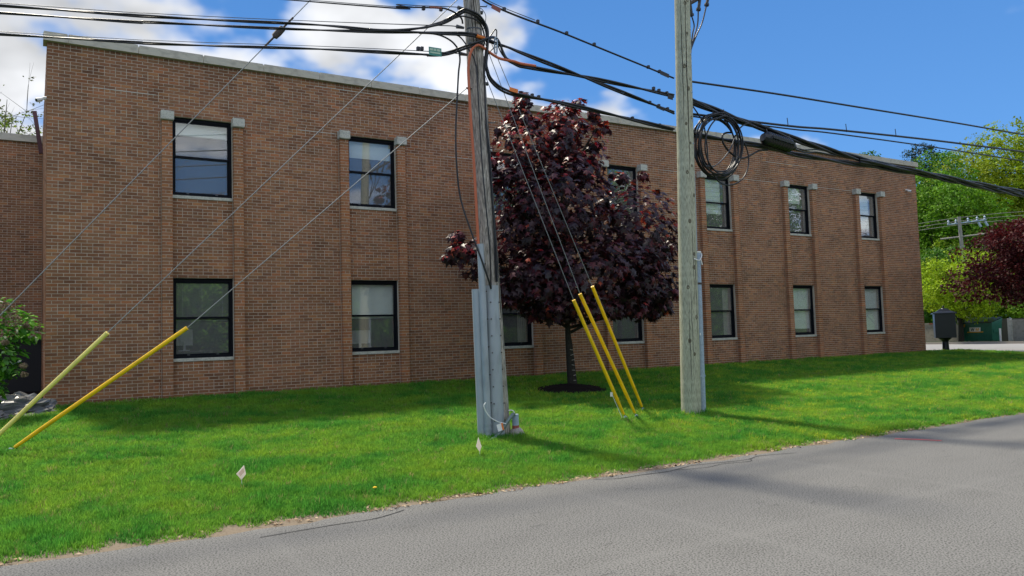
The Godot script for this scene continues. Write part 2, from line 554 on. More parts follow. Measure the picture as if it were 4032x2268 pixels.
func grass() -> void:
	var f := FastNoiseLite.new()
	f.seed = 3
	f.frequency = 0.55
	f.fractal_octaves = 5
	f.fractal_gain = 0.62
	var g := FastNoiseLite.new()
	g.seed = 17
	g.frequency = 1.7
	var edge := FastNoiseLite.new()
	edge.seed = 23
	edge.frequency = 1.6
	edge.fractal_octaves = 3
	var bufs := [PackedFloat32Array(), PackedFloat32Array(), PackedFloat32Array()]
	var z := -7.0
	while z > -17.74:
		var x := -1.6
		var far := minf(31.5, 2.25 * -z + 1.5)
		var near := Vector2(0.5 * -z, z).length()
		while x < far:
			var d := Vector2(x, z).length()
			var step := clampf(0.0037 * d, 0.032, 0.085)
			x += step
			if rng.randf() > clampf(step / clampf(0.0037 * near, 0.032, 0.085), 0.0, 1.0) * 1.0:
				pass
			var px := x + rng.randf_range(-0.5, 0.5) * step
			var pz := z + rng.randf_range(-0.5, 0.5) * step
			var lim := -7.15 + 0.22 * edge.get_noise_1d(px)
			if pz > lim or pz < -17.70 or in_mulch(px, pz):
				continue
			if pz > lim - 0.22 and rng.randf() < 0.45 + 0.35 * (pz - lim) / 0.22:
				continue
			var tone := f.get_noise_2d(px, pz)
			var small := g.get_noise_2d(px, pz)
			var c := Color(0.105, 0.335, 0.042).lerp(Color(0.25, 0.42, 0.038), clampf(0.4 + tone * 1.0 + small * 0.5, 0.0, 1.0))
			c = c * rng.randf_range(0.72, 1.22)
			if rng.randf() < 0.035:
				c = Color(0.34, 0.31, 0.12) * rng.randf_range(0.7, 1.2)
			elif px > 8.5 and small > 0.12 and rng.randf() < 0.16:
				c = Color(0.46, 0.52, 0.05)
			elif small < -0.3 and rng.randf() < 0.5:
				c = c * Color(0.62, 0.75, 0.85)
			var sc := clampf(step / 0.034, 1.0, 2.0)
			var hh := rng.randf_range(0.75, 1.2) * (1.0 + 0.35 * small) * (0.75 + 0.25 * sc)
			if tone < -0.25:
				hh *= 1.3
				c = c * Color(0.85, 0.93, 0.95)
			for q: Vector2 in [Vector2(5.8, -9.95), Vector2(9.75, -9.95)]:
				if q.distance_squared_to(Vector2(px, pz)) < 0.14:
					hh *= 1.35
			if pz > lim - 0.12:
				hh *= 0.65
			push(bufs[rng.randi() % 3], Basis(Vector3.UP, rng.randf() * TAU).scaled_local(Vector3(sc, hh, sc)), Vector3(px, gy(px, pz), pz), c)
		z -= clampf(0.0037 * near, 0.032, 0.085)
	for i in 3:
		many("grass", blade_tuft(40 + i, 9, 0.085, 0.0032).mesh(M.grass), bufs[i])
	# bark chips on the mulch
	var chip := MB.new()
	chip.box(Vector3.ZERO, Vector3(0.05, 0.012, 0.02))
	var cb := PackedFloat32Array()
	for i in 900:
		var t := rng.randf() * TAU
		var r := sqrt(rng.randf()) * 0.92
		var p := Vector3(10.22 + cos(t) * r, 0, -14.35 + sin(t) * r * 0.98)
		p.y = gy(0, p.z) + 0.015 + 0.11 * clampf(1.0 - p.distance_to(Vector3(10.45, 0, -14.7)) / 0.9, 0.0, 1.0)
		push(cb, Basis.from_euler(Vector3(rng.randf_range(-0.6, 0.6), rng.randf() * TAU, rng.randf_range(-0.6, 0.6))).scaled_local(Vector3.ONE * rng.randf_range(0.6, 1.5)), p, Color(0.02, 0.014, 0.012) * rng.randf_range(0.5, 2.4))
	many("mulch_chips", chip.mesh(M.litter), cb)
	# dry leaves along the road edge
	var leaf := MB.new()
	leaf.quad(Vector3(-0.03, 0.004, 0), Vector3(0, 0.0, 0.012), Vector3(0.032, 0.006, 0), Vector3(0, 0.01, -0.012), Vector3.UP)
	var lb := PackedFloat32Array()
	for i in 2400:
		var x := rng.randf_range(-0.8, 14.0)
		var clump := g.get_noise_1d(x * 0.8)
		if rng.randf() > 0.2 + 1.1 * clump + 0.35 * exp(-pow((x - 4.5) / 2.5, 2.0)):
			continue
		var zz := -7.1 - absf(rng.randfn(0.0, 0.09)) + 0.05 + 0.12 * edge.get_noise_1d(x + 40.0)
		var t := rng.randf()
		var c := Color(0.36, 0.25, 0.15).lerp(Color(0.55, 0.43, 0.28), t) if rng.randf() < 0.75 else Color(0.16, 0.1, 0.06)
		var s := rng.randf_range(0.35, 0.95)
		push(lb, Basis.from_euler(Vector3(rng.randf_range(-0.5, 0.5), rng.randf() * TAU, rng.randf_range(-0.5, 0.5))).scaled_local(Vector3(s, s, s)), Vector3(x, gy(x, zz) + 0.022, zz), c)
	many("leaf_litter", leaf.mesh(M.litter), lb)


# ---------------------------------------------------------------- bricks

var palette: Array[Color] = []


func brick_colours() -> void:
	var r := RandomNumberGenerator.new()
	r.seed = 90
	var bases := [Color(0.148, 0.093, 0.077), Color(0.205, 0.123, 0.092), Color(0.23, 0.15, 0.108), Color(0.26, 0.165, 0.115), Color(0.195, 0.14, 0.105), Color(0.31, 0.16, 0.095), Color(0.36, 0.225, 0.13)]
	for i in 28:
		var c: Color = bases[[0, 0, 1, 1, 1, 2, 2, 2, 3, 3, 4, 4, 5, 6][i % 14]]
		palette.append(c.lerp(Color(0.225, 0.145, 0.1), 0.38) * Color(1.38, 1.01, 0.76) * r.randf_range(0.9, 1.12))


class Bricks:
	var at := PackedVector3Array()
	var size := PackedVector3Array()
	var face := PackedVector3Array()
	var tone := PackedInt32Array()


func fill_row(w: Bricks, org: Vector3, dx: Vector3, nrm: Vector3, x0: float, x1: float, y: float, row: int, depth: float, offset := -1.0, warm := false) -> void:
	var head := row % 6 == 5
	var pitch := 0.1015 if head else 0.203
	var x := x0
	var first := offset
	if first < 0.0:
		first = pitch if (row % 2 == 0) != head else pitch * 0.5
	var guard := 0
	while x < x1 - 0.02 and guard < 900:
		guard += 1
		var e := minf(x1, x + (first if x == x0 else pitch))
		if x1 - e < 0.03:
			e = x1
		var l := e - x - 0.0112
		if l > 0.015:
			w.at.append(org + dx * ((x + e) * 0.5) + Vector3.UP * (y + CO * 0.5) + nrm * (rng.randf_range(-0.0018, 0.0018) - depth * 0.5))
			w.size.append(Vector3(l, CO - 0.0112, depth))
			w.face.append(nrm)
			var t := rng.randi() % palette.size()
			if warm and t % 14 < 3:
				t = 8 + t % 5
			w.tone.append(t)
		x = e


func lay_bricks(w: Bricks, parent: Node3D, singles: int) -> void:
	var unit := MB.new()
	for s in [[Vector3(0, 0, 0.5), Vector3(0.5, 0, 0), Vector3(0, 0.5, 0)], [Vector3(0.5, 0, 0), Vector3(0, 0, 0.5), Vector3(0, 0.5, 0)], [Vector3(-0.5, 0, 0), Vector3(0, 0, 0.5), Vector3(0, 0.5, 0)], [Vector3(0, 0.5, 0), Vector3(0.5, 0, 0), Vector3(0, 0, 0.5)], [Vector3(0, -0.5, 0), Vector3(0.5, 0, 0), Vector3(0, 0, 0.5)]]:
		unit.quad(s[0] - s[1] - s[2], s[0] + s[1] - s[2], s[0] + s[1] + s[2], s[0] - s[1] + s[2], s[0])
	var shared := unit.mesh(M.brick)
	var order := []
	if singles > 0:
		var eye := Vector3(0, 1.6, 0)
		for i in w.at.size():
			var to := eye - w.at[i]
			if w.at[i].x < 0.35 and w.face[i].z < 0.5 or w.at[i].y < 0.62:
				continue
			order.append([w.size[i].x * absf(to.normalized().dot(w.face[i])) / to.length_squared(), i])
		order.sort_custom(func(p, q): return p[0] > q[0])
		order = order.slice(0, singles)
	var alone := {}
	var tones := []
	if singles > 0:
		for c in palette:
			var m: StandardMaterial3D = M.brick.duplicate()
			m.vertex_color_use_as_albedo = false
			m.albedo_color = c.linear_to_srgb()
			tones.append(m)
	for o in order:
		var i: int = o[1]
		alone[i] = true
		var n := put("brick", shared, parent)
		n.material_override = tones[w.tone[i]]
		n.transform = Transform3D(brick_basis(w, i), w.at[i])
	var buf := PackedFloat32Array()
	for i in w.at.size():
		if not alone.has(i):
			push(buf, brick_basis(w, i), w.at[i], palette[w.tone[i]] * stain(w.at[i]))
	many("bricks", shared, buf, parent)


var stains: FastNoiseLite


func stain(p: Vector3) -> Color:
	# soot under the coping, white salt streaks, splash at the foot, drips below the sills
	if stains == null:
		stains = FastNoiseLite.new()
		stains.seed = 77
		stains.frequency = 0.9
		stains.fractal_octaves = 3
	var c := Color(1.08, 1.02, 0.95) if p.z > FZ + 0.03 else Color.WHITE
	var n := stains.get_noise_2d(p.x, p.y)
	var streak := stains.get_noise_2d(p.x * 2.6, p.y * 0.35 + 40.0)
	c *= 1.0 + 0.16 * n
	c *= 1.0 - 0.24 * smoothstep(6.7, 7.7, p.y) * clampf(0.7 + streak * 1.2, 0.0, 1.0)
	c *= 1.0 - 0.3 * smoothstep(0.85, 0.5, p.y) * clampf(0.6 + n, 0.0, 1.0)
	c *= 1.0 - 0.2 * exp(-pow((p.y - 3.35) / 0.22, 2.0)) * clampf(0.4 + 1.4 * n, 0.0, 1.0) * smoothstep(12.0, 20.0, p.x)
	for q: Array in [[7.3, 7.25], [7.5, 7.35], [9.4, 7.1], [9.25, 7.3], [15.6, 7.3], [22.2, 7.2]]:
		var e := exp(-pow((p.x - q[0]) / 0.13, 2.0) - pow((p.y - q[1]) / 0.22, 2.0))
		c = c.lerp(Color(1.9, 2.0, 2.1), 0.6 * e * clampf(0.5 + stains.get_noise_2d(p.x * 8.0, p.y * 2.0) * 1.5, 0.0, 1.0))
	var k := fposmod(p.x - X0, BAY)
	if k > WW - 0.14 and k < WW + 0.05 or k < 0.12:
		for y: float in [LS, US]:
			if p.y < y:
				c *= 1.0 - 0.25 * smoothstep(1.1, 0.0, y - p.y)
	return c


func brick_basis(w: Bricks, i: int) -> Basis:
	var s := w.size[i]
	var nrm := w.face[i]
	var dx := Vector3.UP.cross(nrm)
	return Basis(dx * s.x, Vector3.UP * s.y, nrm * s.z)


# ---------------------------------------------------------------- the building

func building() -> void:
	var t := thing("brick_building", "long two-storey brown brick building with black windows and pale coping", "building")
	var w := Bricks.new()
	var org := Vector3(0, 0, FZ)
	for row in 108:
		var y := YB + row * CO
		var x := XL
		for k in 7:
			var xl := X0 + k * BAY
			var xr := xl + WW
			var low := y + 0.5 * CO
			if row < 91:
				fill_row(w, org, Vector3.RIGHT, Vector3.BACK, x, xl - PW, y, row, 0.03)
				if row < 88:
					for px in [xl - PW, xr]:
						fill_row(w, org + Vector3(0, 0, PP), Vector3.RIGHT, Vector3.BACK, px, px + PW, y, row, PP + 0.02, PW if row % 2 == 0 else PW * (0.36 if row % 4 == 1 else 0.64), true)
				var solid := not (low > LS - CO and low < LT or low > US - CO and low < UT)
				if solid:
					fill_row(w, org, Vector3.RIGHT, Vector3.BACK, xl, xr, y, row, 0.03)
				x = xr + PW
		fill_row(w, org, Vector3.RIGHT, Vector3.BACK, x, XR, y, row, 0.03)
		# the two ends
		fill_row(w, Vector3(XL, 0, -32.0), Vector3.BACK, Vector3.LEFT, 0.0, 14.24, y, row, 0.03)
		fill_row(w, Vector3(XR, 0, FZ), Vector3.FORWARD, Vector3.RIGHT, 0.0, 14.24, y, row, 0.03)
	lay_bricks(w, t, 300)
	# masonry behind the bricks: the mortar that shows in the joints
	var b := MB.new()
	var zf := FZ - 0.004
	var zb := FZ - 0.30
	var x := XL + 0.008
	for k in 7:
		var xl := X0 + k * BAY
		var xr := xl + WW
		b.span(Vector3(x, 0.2, zb), Vector3(xl, TOP, zf))
		b.span(Vector3(xl, 0.2, zb), Vector3(xr, LS - CO, zf))
		b.span(Vector3(xl, LT, zb), Vector3(xr, US - CO, zf))
		b.span(Vector3(xl, UT, zb), Vector3(xr, TOP, zf))
		x = xr
	b.span(Vector3(x, 0.2, zb), Vector3(XR - 0.008, TOP, zf))
	b.span(Vector3(XL + 0.008, 0.2, -32.0), Vector3(XL + 0.3, TOP, zb))
	b.span(Vector3(XR - 0.3, 0.2, -32.0), Vector3(XR - 0.008, TOP, zb))
	b.span(Vector3(XL + 0.3, 0.2, -32.0), Vector3(XR - 0.3, TOP, -31.7))
	piece("wall", b, M.mortar, t)
	for k in 7:
		for px: float in [X0 + k * BAY - PW, X0 + k * BAY + WW]:
			var pb := MB.new()
			pb.span(Vector3(px + 0.007, 0.2, FZ - 0.002), Vector3(px + PW - 0.007, YB + 88 * CO, FZ + PP - 0.004))
			piece("pilaster", pb, M.mortar, t)
			var cb := MB.new()
			var y0 := YB + 88 * CO + 0.003
			var y1 := YB + 91 * CO - 0.004
			var c := 0.012
			cb.span(Vector3(px - 0.02, y0 + c, FZ - 0.01), Vector3(px + PW + 0.02, y1 - c, FZ + PP + 0.06))
			cb.span(Vector3(px - 0.02 + c, y0, FZ - 0.012), Vector3(px + PW + 0.02 - c, y1, FZ + PP + 0.06 - c))
			piece("corbel_stone", cb, M.stone, t)
	# coping stones along the top, each its own piece
	var cx := XL - 0.07
	while cx < XR + 0.05:
		var e := 0.575 if cx < XL else cx + 1.28
		e = minf(e, XR + 0.10)
		if XR + 0.1 - e < 0.3:
			e = XR + 0.1
		var cs := MB.new()
		cs.span(Vector3(cx + 0.005, TOP + 0.004, FZ - 0.32), Vector3(e - 0.005, 7.865 + rng.randf_range(-0.004, 0.004), FZ + 0.085))
		cs.span(Vector3(cx + 0.015, TOP + 0.02, FZ - 0.31), Vector3(e - 0.015, 7.895 + rng.randf_range(-0.004, 0.004), FZ + 0.075))
		piece("coping_stone", cs, M.coping, t)
		cx = e
	var rf := MB.new()
	rf.span(Vector3(XL + 0.3, 7.3, -31.7), Vector3(XR - 0.3, 7.5, zb))
	piece("roof", rf, M.concrete, t)
	# a few joints that were pointed again in paler mortar
	var pj := MB.new()
	for s in [[7.3, 9.6, 107], [16.1, 17.2, 90], [19.3, 21.45, 90], [23.4, 25.4, 90], [5.2, 6.1, 90], [1.0, 2.2, 96], [8.9, 9.9, 86], [13.1, 13.8, 92], [20.9, 23.0, 100], [12.0, 13.4, 105], [5.6, 7.2, 106]]:
		pj.span(Vector3(s[0], YB + s[2] * CO - 0.008, FZ - 0.01), Vector3(s[1], YB + s[2] * CO + 0.008, FZ + 0.0035))
	piece("repointed_joint", pj, M.stone, t)
	# rooms behind the glass
	var fl := MB.new()
	for y in [0.3, 3.85]:
		fl.span(Vector3(XL + 0.3, y, -23.5), Vector3(XR - 0.3, y + 0.15, zb))
	piece("floor", fl, M.inside_floor, t)
	var rw := MB.new()
	rw.span(Vector3(XL + 0.3, 0.45, -23.65), Vector3(XR - 0.3, 3.85, -23.5))
	rw.span(Vector3(XL + 0.3, 4.0, -23.65), Vector3(XR - 0.3, 7.3, -23.5))
	rw.span(Vector3(XL + 0.31, 3.55, -23.5), Vector3(XR - 0.31, 3.6, zb - 0.002))
	rw.span(Vector3(XL + 0.31, 7.0, -23.5), Vector3(XR - 0.31, 7.05, zb - 0.002))
	for k in 6:
		var wx := X0 + k * BAY + WW + 1.3
		rw.span(Vector3(wx, 0.45, -23.5), Vector3(wx + 0.1, 3.85, zb - 0.004))
		rw.span(Vector3(wx, 4.0, -23.5), Vector3(wx + 0.1, 7.3, zb - 0.004))
	piece("room_wall", rw, M.inside_wall, t)
	for k in 7:
		window(t, k, false)
		window(t, k, true)


func window(t: Node3D, k: int, upper: bool) -> void:
	var xl := X0 + k * BAY
	var xr := xl + WW
	var y0 := US if upper else LS
	var y1 := UT if upper else LT
	var mid := (y0 + y1) * 0.5 + 0.0
	var z0 := FZ - 0.17
	var z1 := FZ - 0.075
	var f := MB.new()
	f.span(Vector3(xl + 0.002, y0 + 0.001, z0), Vector3(xl + 0.05, y1 - 0.002, z1))
	f.span(Vector3(xr - 0.05, y0 + 0.001, z0), Vector3(xr - 0.002, y1 - 0.002, z1))
	f.span(Vector3(xl + 0.05, y1 - 0.065, z0), Vector3(xr - 0.05, y1 - 0.002, z1))
	f.span(Vector3(xl + 0.05, y0 + 0.001, z0), Vector3(xr - 0.05, y0 + 0.045, z1 + 0.004))
	var win := piece("window", f, M.frame, t)
	for lower_sash in [true, false]:
		var a := y0 + 0.045 if lower_sash else mid - 0.02
		var e := mid + 0.025 if lower_sash else y1 - 0.065
		var zz := z1 - 0.06 if lower_sash else z1 - 0.025
		var s := MB.new()
		var st := 0.036
		var x0 := xl + 0.05
		var x1 := xr - 0.05
		s.span(Vector3(x0, a, zz - 0.025), Vector3(x0 + st, e, zz))
		s.span(Vector3(x1 - st, a, zz - 0.025), Vector3(x1, e, zz))
		s.span(Vector3(x0 + st, a, zz - 0.025), Vector3(x1 - st, a + 0.045, zz))
		s.span(Vector3(x0 + st, e - 0.042, zz - 0.025), Vector3(x1 - st, e, zz))
		piece("sash", s, M.frame, win)
		for g in 2:
			var box := BoxMesh.new()
			box.size = Vector3(x1 - x0 - 2 * st, e - a - 0.087, 0.004)
			box.material = M.glass
			var p := put("pane", box, win)
			p.position = Vector3((x0 + x1) * 0.5, (a + 0.045 + e - 0.042) * 0.5, zz - 0.006 - 0.012 * g)
		if lower_sash and k < 3:
			for lx in [0.27, 0.75]:
				var la := MB.new()
				la.span(Vector3(lerpf(xl, xr, lx) - 0.025, a + 0.012, zz), Vector3(lerpf(xl, xr, lx) + 0.025, a + 0.035, zz + 0.012))
				piece("latch", la, M.strand, win)
	var sill := MB.new()
	sill.span(Vector3(xl + 0.003, y0 - CO + 0.002, FZ - 0.2), Vector3(xr - 0.003, y0 - 0.012, FZ + 0.022))
	sill.span(Vector3(xl + 0.003, y0 - 0.013, FZ - 0.2), Vector3(xr - 0.003, y0 - 0.001, FZ + 0.012))
	piece("sill", sill, M.stone, win)
	# what hangs in the window
	var bz := z0 - 0.05
	var top := y1 - 0.05
	var ix0 := xl + 0.06
	var ix1 := xr - 0.06
	if upper:
		if k == 0:
			var b := MB.new()
			b.span(Vector3(ix0, top - 0.27, bz - 0.03), Vector3(ix1, top, bz))
			b.span(Vector3(ix0, top - 0.30, bz - 0.04), Vector3(ix1, top - 0.265, bz + 0.012))
			piece("roller_shade", b, M.blind, win)
		elif k == 1:
			for i in 4:
				var b := MB.new()
				b.box(Vector3((ix0 + ix1) * 0.5, top - 0.06 - i * 0.105, bz), Vector3(ix1 - ix0, 0.11, 0.02), Basis(Vector3.RIGHT, 0.25))
				piece("slat", b, M.blind, win)
		elif k >= 4:
			var drop := [0.75, 0.38, 0.83][k - 4] as float
			var n := int((top - y0) * drop / 0.142)
			for i in n:
				var b := MB.new()
				b.box(Vector3(lerpf(ix0, ix1, 0.41), top - 0.07 - i * 0.142, bz), Vector3((ix1 - ix0) * 0.82, 0.132, 0.008), Basis(Vector3.RIGHT, 0.13))
				piece("slat", b, M.blind, win)
	else:
		var spec: Array = [[0.5, 0.06], [0.5, 1.15], null, null, null, [0.86, 1.2], [0.96, 1.2]][k] if k != 2 and k != 3 and k != 4 else []
		if spec.size():
			var n := int((top - y0) * spec[0] / 0.024)
			var b := MB.new()
			for i in n:
				b.box(Vector3((ix0 + ix1) * 0.5, top - 0.03 - i * 0.024, bz), Vector3(ix1 - ix0, 0.0012, 0.020 if k == 0 else 0.025), Basis(Vector3.RIGHT, spec[1]))
			b.span(Vector3(ix0, top - 0.03, bz - 0.02), Vector3(ix1, top, bz + 0.02))
			b.span(Vector3(ix0, top - 0.04 - n * 0.024, bz - 0.012), Vector3(ix1, top - 0.022 - n * 0.024, bz + 0.012))
			for q in [0.15, 0.5, 0.88]:
				b.span(Vector3(lerpf(ix0, ix1, q), top - 0.03 - n * 0.024, bz + 0.013), Vector3(lerpf(ix0, ix1, q) + 0.004, top, bz + 0.015))
			stuff(piece("blind", b, M.grey_blind if k == 0 else M.blind, win))
		if k == 4 or k == 2:
			var b := MB.new()
			for i in 9:
				var u := float(i) / 9
				var q := ix1 - 0.30 + 0.30 * u
				b.quad(Vector3(q, y0, bz - 0.03 * (i % 2)), Vector3(q + 0.034, y0, bz - 0.03 * ((i + 1) % 2)), Vector3(q + 0.034, top, bz - 0.03 * ((i + 1) % 2)), Vector3(q, top, bz - 0.03 * (i % 2)), Vector3.BACK)
			piece("curtain", b, M.fence, win)


func monitor(label: String, at: Vector3, size: Vector2) -> void:
	var t := thing("computer_monitor", label, "monitor", "", at)
	var b := MB.new()
	b.box(Vector3(0, 0.12 + size.y * 0.5, 0), Vector3(size.x, size.y, 0.03))
	b.box(Vector3(0, 0.12 + size.y * 0.5, 0.03), Vector3(size.x * 0.5, size.y * 0.6, 0.04))
	piece("screen", b, M.screen_back, t)
	var s := MB.new()
	s.box(Vector3(0, 0.1, 0.03), Vector3(0.05, 0.2, 0.03))
	s.box(Vector3(0, 0.008, 0.0), Vector3(0.22, 0.015, 0.16))
	piece("stand", s, M.screen_back, t)
	var d := thing("desk", "desk behind the glass under " + ("the wider monitor" if size.x > 0.4 else "the small monitor"), "desk", "", Vector3(at.x, 0.45, at.z))
	var db := MB.new()
	db.span(Vector3(-0.6, at.y - 0.45 - 0.035, -0.6), Vector3(0.6, at.y - 0.4505, 0.12))
	piece("desk_top", db, M.inside_floor, d)
	for q in [Vector2(-0.56, -0.56), Vector2(0.56, -0.56), Vector2(-0.56, 0.08), Vector2(0.56, 0.08)]:
		var l := MB.new()
		l.span(Vector3(q.x - 0.025, 0.0, q.y - 0.025), Vector3(q.x + 0.025, at.y - 0.486, q.y + 0.025))
		piece("leg", l, M.inside_floor, d)


func wing() -> void:
	var t := thing("brick_wing", "lower brick wing set back at the left behind the shrub", "building")
	var w := Bricks.new()
	for row in 102:
		fill_row(w, Vector3(0, 0, -25.0), Vector3.RIGHT, Vector3.BACK, -14.0, XL, YB + row * CO, row, 0.03)
	lay_bricks(w, t, 0)
	var b := MB.new()
	b.span(Vector3(-14.0, 0.2, -34.0), Vector3(XL, YB + 102 * CO, -25.004))
	piece("wall", b, M.mortar, t)
	var x := -14.0
	while x < XL - 0.1:
		var c := MB.new()
		var e := minf(x + 1.3, XL - 0.002)
		c.span(Vector3(x + 0.005, YB + 102 * CO + 0.003, -25.4), Vector3(e - 0.005, 7.5, -24.92))
		piece("coping_stone", c, M.coping, t)
		x = e


# ---------------------------------------------------------------- poles

func pole_shaft(base: Vector3, top: Vector3, r0: float, r1: float, sd: int, rough: float) -> MB:
	var b := MB.new()
	var f := FastNoiseLite.new()
	f.seed = sd
	f.frequency = 0.9
	var rows := 60
	var sides := 40
	for i in rows:
		for k in sides:
			var q := []
			var qn := []
			for e in [[i, k], [i + 1, k], [i + 1, k + 1], [i, k + 1]]:
				var t: float = float(e[0]) / rows
				var a: float = TAU * (e[1] % sides) / sides
				var d := Vector3(cos(a), 0, sin(a))
				var r := lerpf(r0, r1, t) * (1.0 + rough * f.get_noise_3d(d.x * 3.2, t * 1.6, d.z * 3.2) + rough * 0.5 * f.get_noise_3d(d.x * 9.0, t * 2.2, d.z * 9.0))
				q.append(base.lerp(top, t) + d * r)
				qn.append(d)
			b.tri(q[0], q[1], q[2], qn[0], qn[1], qn[2])
			b.tri(q[0], q[2], q[3], qn[0], qn[2], qn[3])
	for k in sides:
		var a := TAU * k / sides
		var e := TAU * (k + 1) / sides
		b.flat(top, top + Vector3(cos(a), 0, sin(a)) * r1, top + Vector3(cos(e), 0, sin(e)) * r1, Vector3.UP)
	return b


func screws(t: Node3D, a: Vector3, b: Vector3, n: int) -> void:
	for i in n:
		var p := a.lerp(b, (i + 0.4) / n)
		var m := MB.new()
		m.lathe(p, [Vector2(0.011, 0), Vector2(0.009, 0.008), Vector2(0, 0.009)], 8, Basis(Vector3.RIGHT, PI / 2))
		piece("screw", m, M.rust, t)


func first_pole() -> void:
	var t := thing("utility_pole", "weathered grey wooden utility pole leaning left, wrapped in cables and grey conduits", "utility pole")
	var base := Vector3(5.87, 0.08, -10.08)
	var top := Vector3(5.45, 9.3, -10.04)
	piece("shaft", pole_shaft(base, top, 0.155, 0.108, 5, 0.07), M.old_wood, t)
	# deep splits in the wood, as narrow sunken wedges
	var cr := MB.new()
	for s in [[0.35, 0.30, 0.62, 0.010], [-0.25, 0.36, 0.98, 0.009], [0.62, 0.05, 0.5, 0.012], [-0.55, 0.55, 0.9, 0.008], [0.05, 0.62, 0.86, 0.007], [0.85, 0.2, 0.75, 0.010]]:
		var pts := PackedVector3Array()
		var rad := []
		for i in 24:
			var u := i / 23.0
			var h := lerpf(s[1], s[2], u)
			var a: float = s[0] + 0.05 * sin(i * 1.3) + 0.04 * sin(i * 0.37 + 2.0)
			var r := lerpf(0.155, 0.108, h) - 0.003
			pts.append(base.lerp(top, h) + Vector3(sin(a) * r, 0, cos(a) * r))
			rad.append(maxf(0.0015, s[3] * sin(u * PI) * (0.55 + 0.45 * absf(sin(i * 0.9)))))
		cr.tube(pts, rad, 6, false)
	piece("crack", cr, M.crevice, t)
	for h: float in [0.335, 0.42, 0.51, 0.70]:
		var p := base.lerp(top, h)
		var r := lerpf(0.155, 0.108, h)
		var d := Vector3(0.9, 0.0, 0.42).normalized()
		var b := MB.new()
		b.tube(PackedVector3Array([p + d * (r - 0.02), p + d * (r + 0.10), p + d * (r + 0.105) + Vector3.UP * 0.025]), [0.009, 0.009, 0.008], 8)
		piece("step_bolt", b, M.strand, t)
	# grey ducts strapped to the foot of the pole
	var a := MB.new()
	a.tube(PackedVector3Array([Vector3(5.585, 0.06, -9.93), Vector3(5.54, 2.95, -9.93)]), [0.05], 18)
	for y: float in [0.2, 0.27, 0.34]:
		a.tube(PackedVector3Array([Vector3(5.58, y, -9.93), Vector3(5.579, y + 0.03, -9.93)]), [0.057], 18)
	screws(piece("conduit", a, M.pvc, t), Vector3(5.625, 0.5, -9.89), Vector3(5.585, 2.9, -9.89), 6)
	var b2 := MB.new()
	b2.tube(PackedVector3Array([Vector3(5.555, 0.06, -10.04), Vector3(5.52, 2.3, -10.04)]), [0.075], 20)
	piece("conduit", b2, M.pvc, t)
	var g := MB.new()
	var seg := 18
	for i in seg:
		var a0 := PI * i / seg
		var a1 := PI * (i + 1) / seg
		for yy in [[0.06, 2.35]]:
			var lo := Vector3(5.752, yy[0], -9.985)
			var hi := Vector3(5.738, yy[1], -9.985)
			var rl := 0.122
			var rh := 0.1
			var d0 := Vector3(cos(a0), 0, sin(a0) * 0.95)
			var d1 := Vector3(cos(a1), 0, sin(a1) * 0.95)
			g.tri(lo + d0 * rl, lo + d1 * rl, hi + d1 * rh, d0, d1, d1)
			g.tri(lo + d0 * rl, hi + d1 * rh, hi + d0 * rh, d0, d1, d0)
			g.flat(hi, hi + d0 * rh, hi + d1 * rh, Vector3.UP)
	for s: float in [-1.0, 1.0]:
		g.quad(Vector3(5.752 + s * 0.12, 0.06, -9.97), Vector3(5.752 + s * 0.145, 0.06, -9.975), Vector3(5.738 + s * 0.122, 2.35, -9.975), Vector3(5.738 + s * 0.1, 2.35, -9.97), Vector3.BACK)
	var cg := piece("cable_guard", g, M.pvc, t)
	screws(cg, Vector3(5.665, 0.3, -9.885), Vector3(5.668, 2.25, -9.905), 8)
	screws(cg, Vector3(5.84, 0.3, -9.885), Vector3(5.808, 2.25, -9.905), 8)
	# strand brackets on both faces
	for q in [[5.39, 6.46, -1.0], [5.36, 6.17, -1.0], [5.40, 5.77, -1.0], [5.72, 5.77, 1.0], [5.74, 5.38, 1.0], [5.68, 6.46, 1.0]]:
		var m := MB.new()
		var p := Vector3(q[0], q[1], -10.03)
		m.tube(PackedVector3Array([p - Vector3(q[2] * 0.06, 0, 0), p + Vector3(q[2] * 0.03, 0, 0), p + Vector3(q[2] * 0.06, 0, 0)]), [0.018, 0.026, 0.03], 10)
		piece("strand_clamp", m, M.strand, t)
	var band := MB.new()
	for h: float in [0.635, 0.66]:
		var p := base.lerp(top, h)
		band.lathe(p - Vector3(0, 0.012, 0), [Vector2(0.125, 0), Vector2(0.127, 0.004), Vector2(0.127, 0.022), Vector2(0.125, 0.026)], 24)
	piece("band", band, M.strand, t)


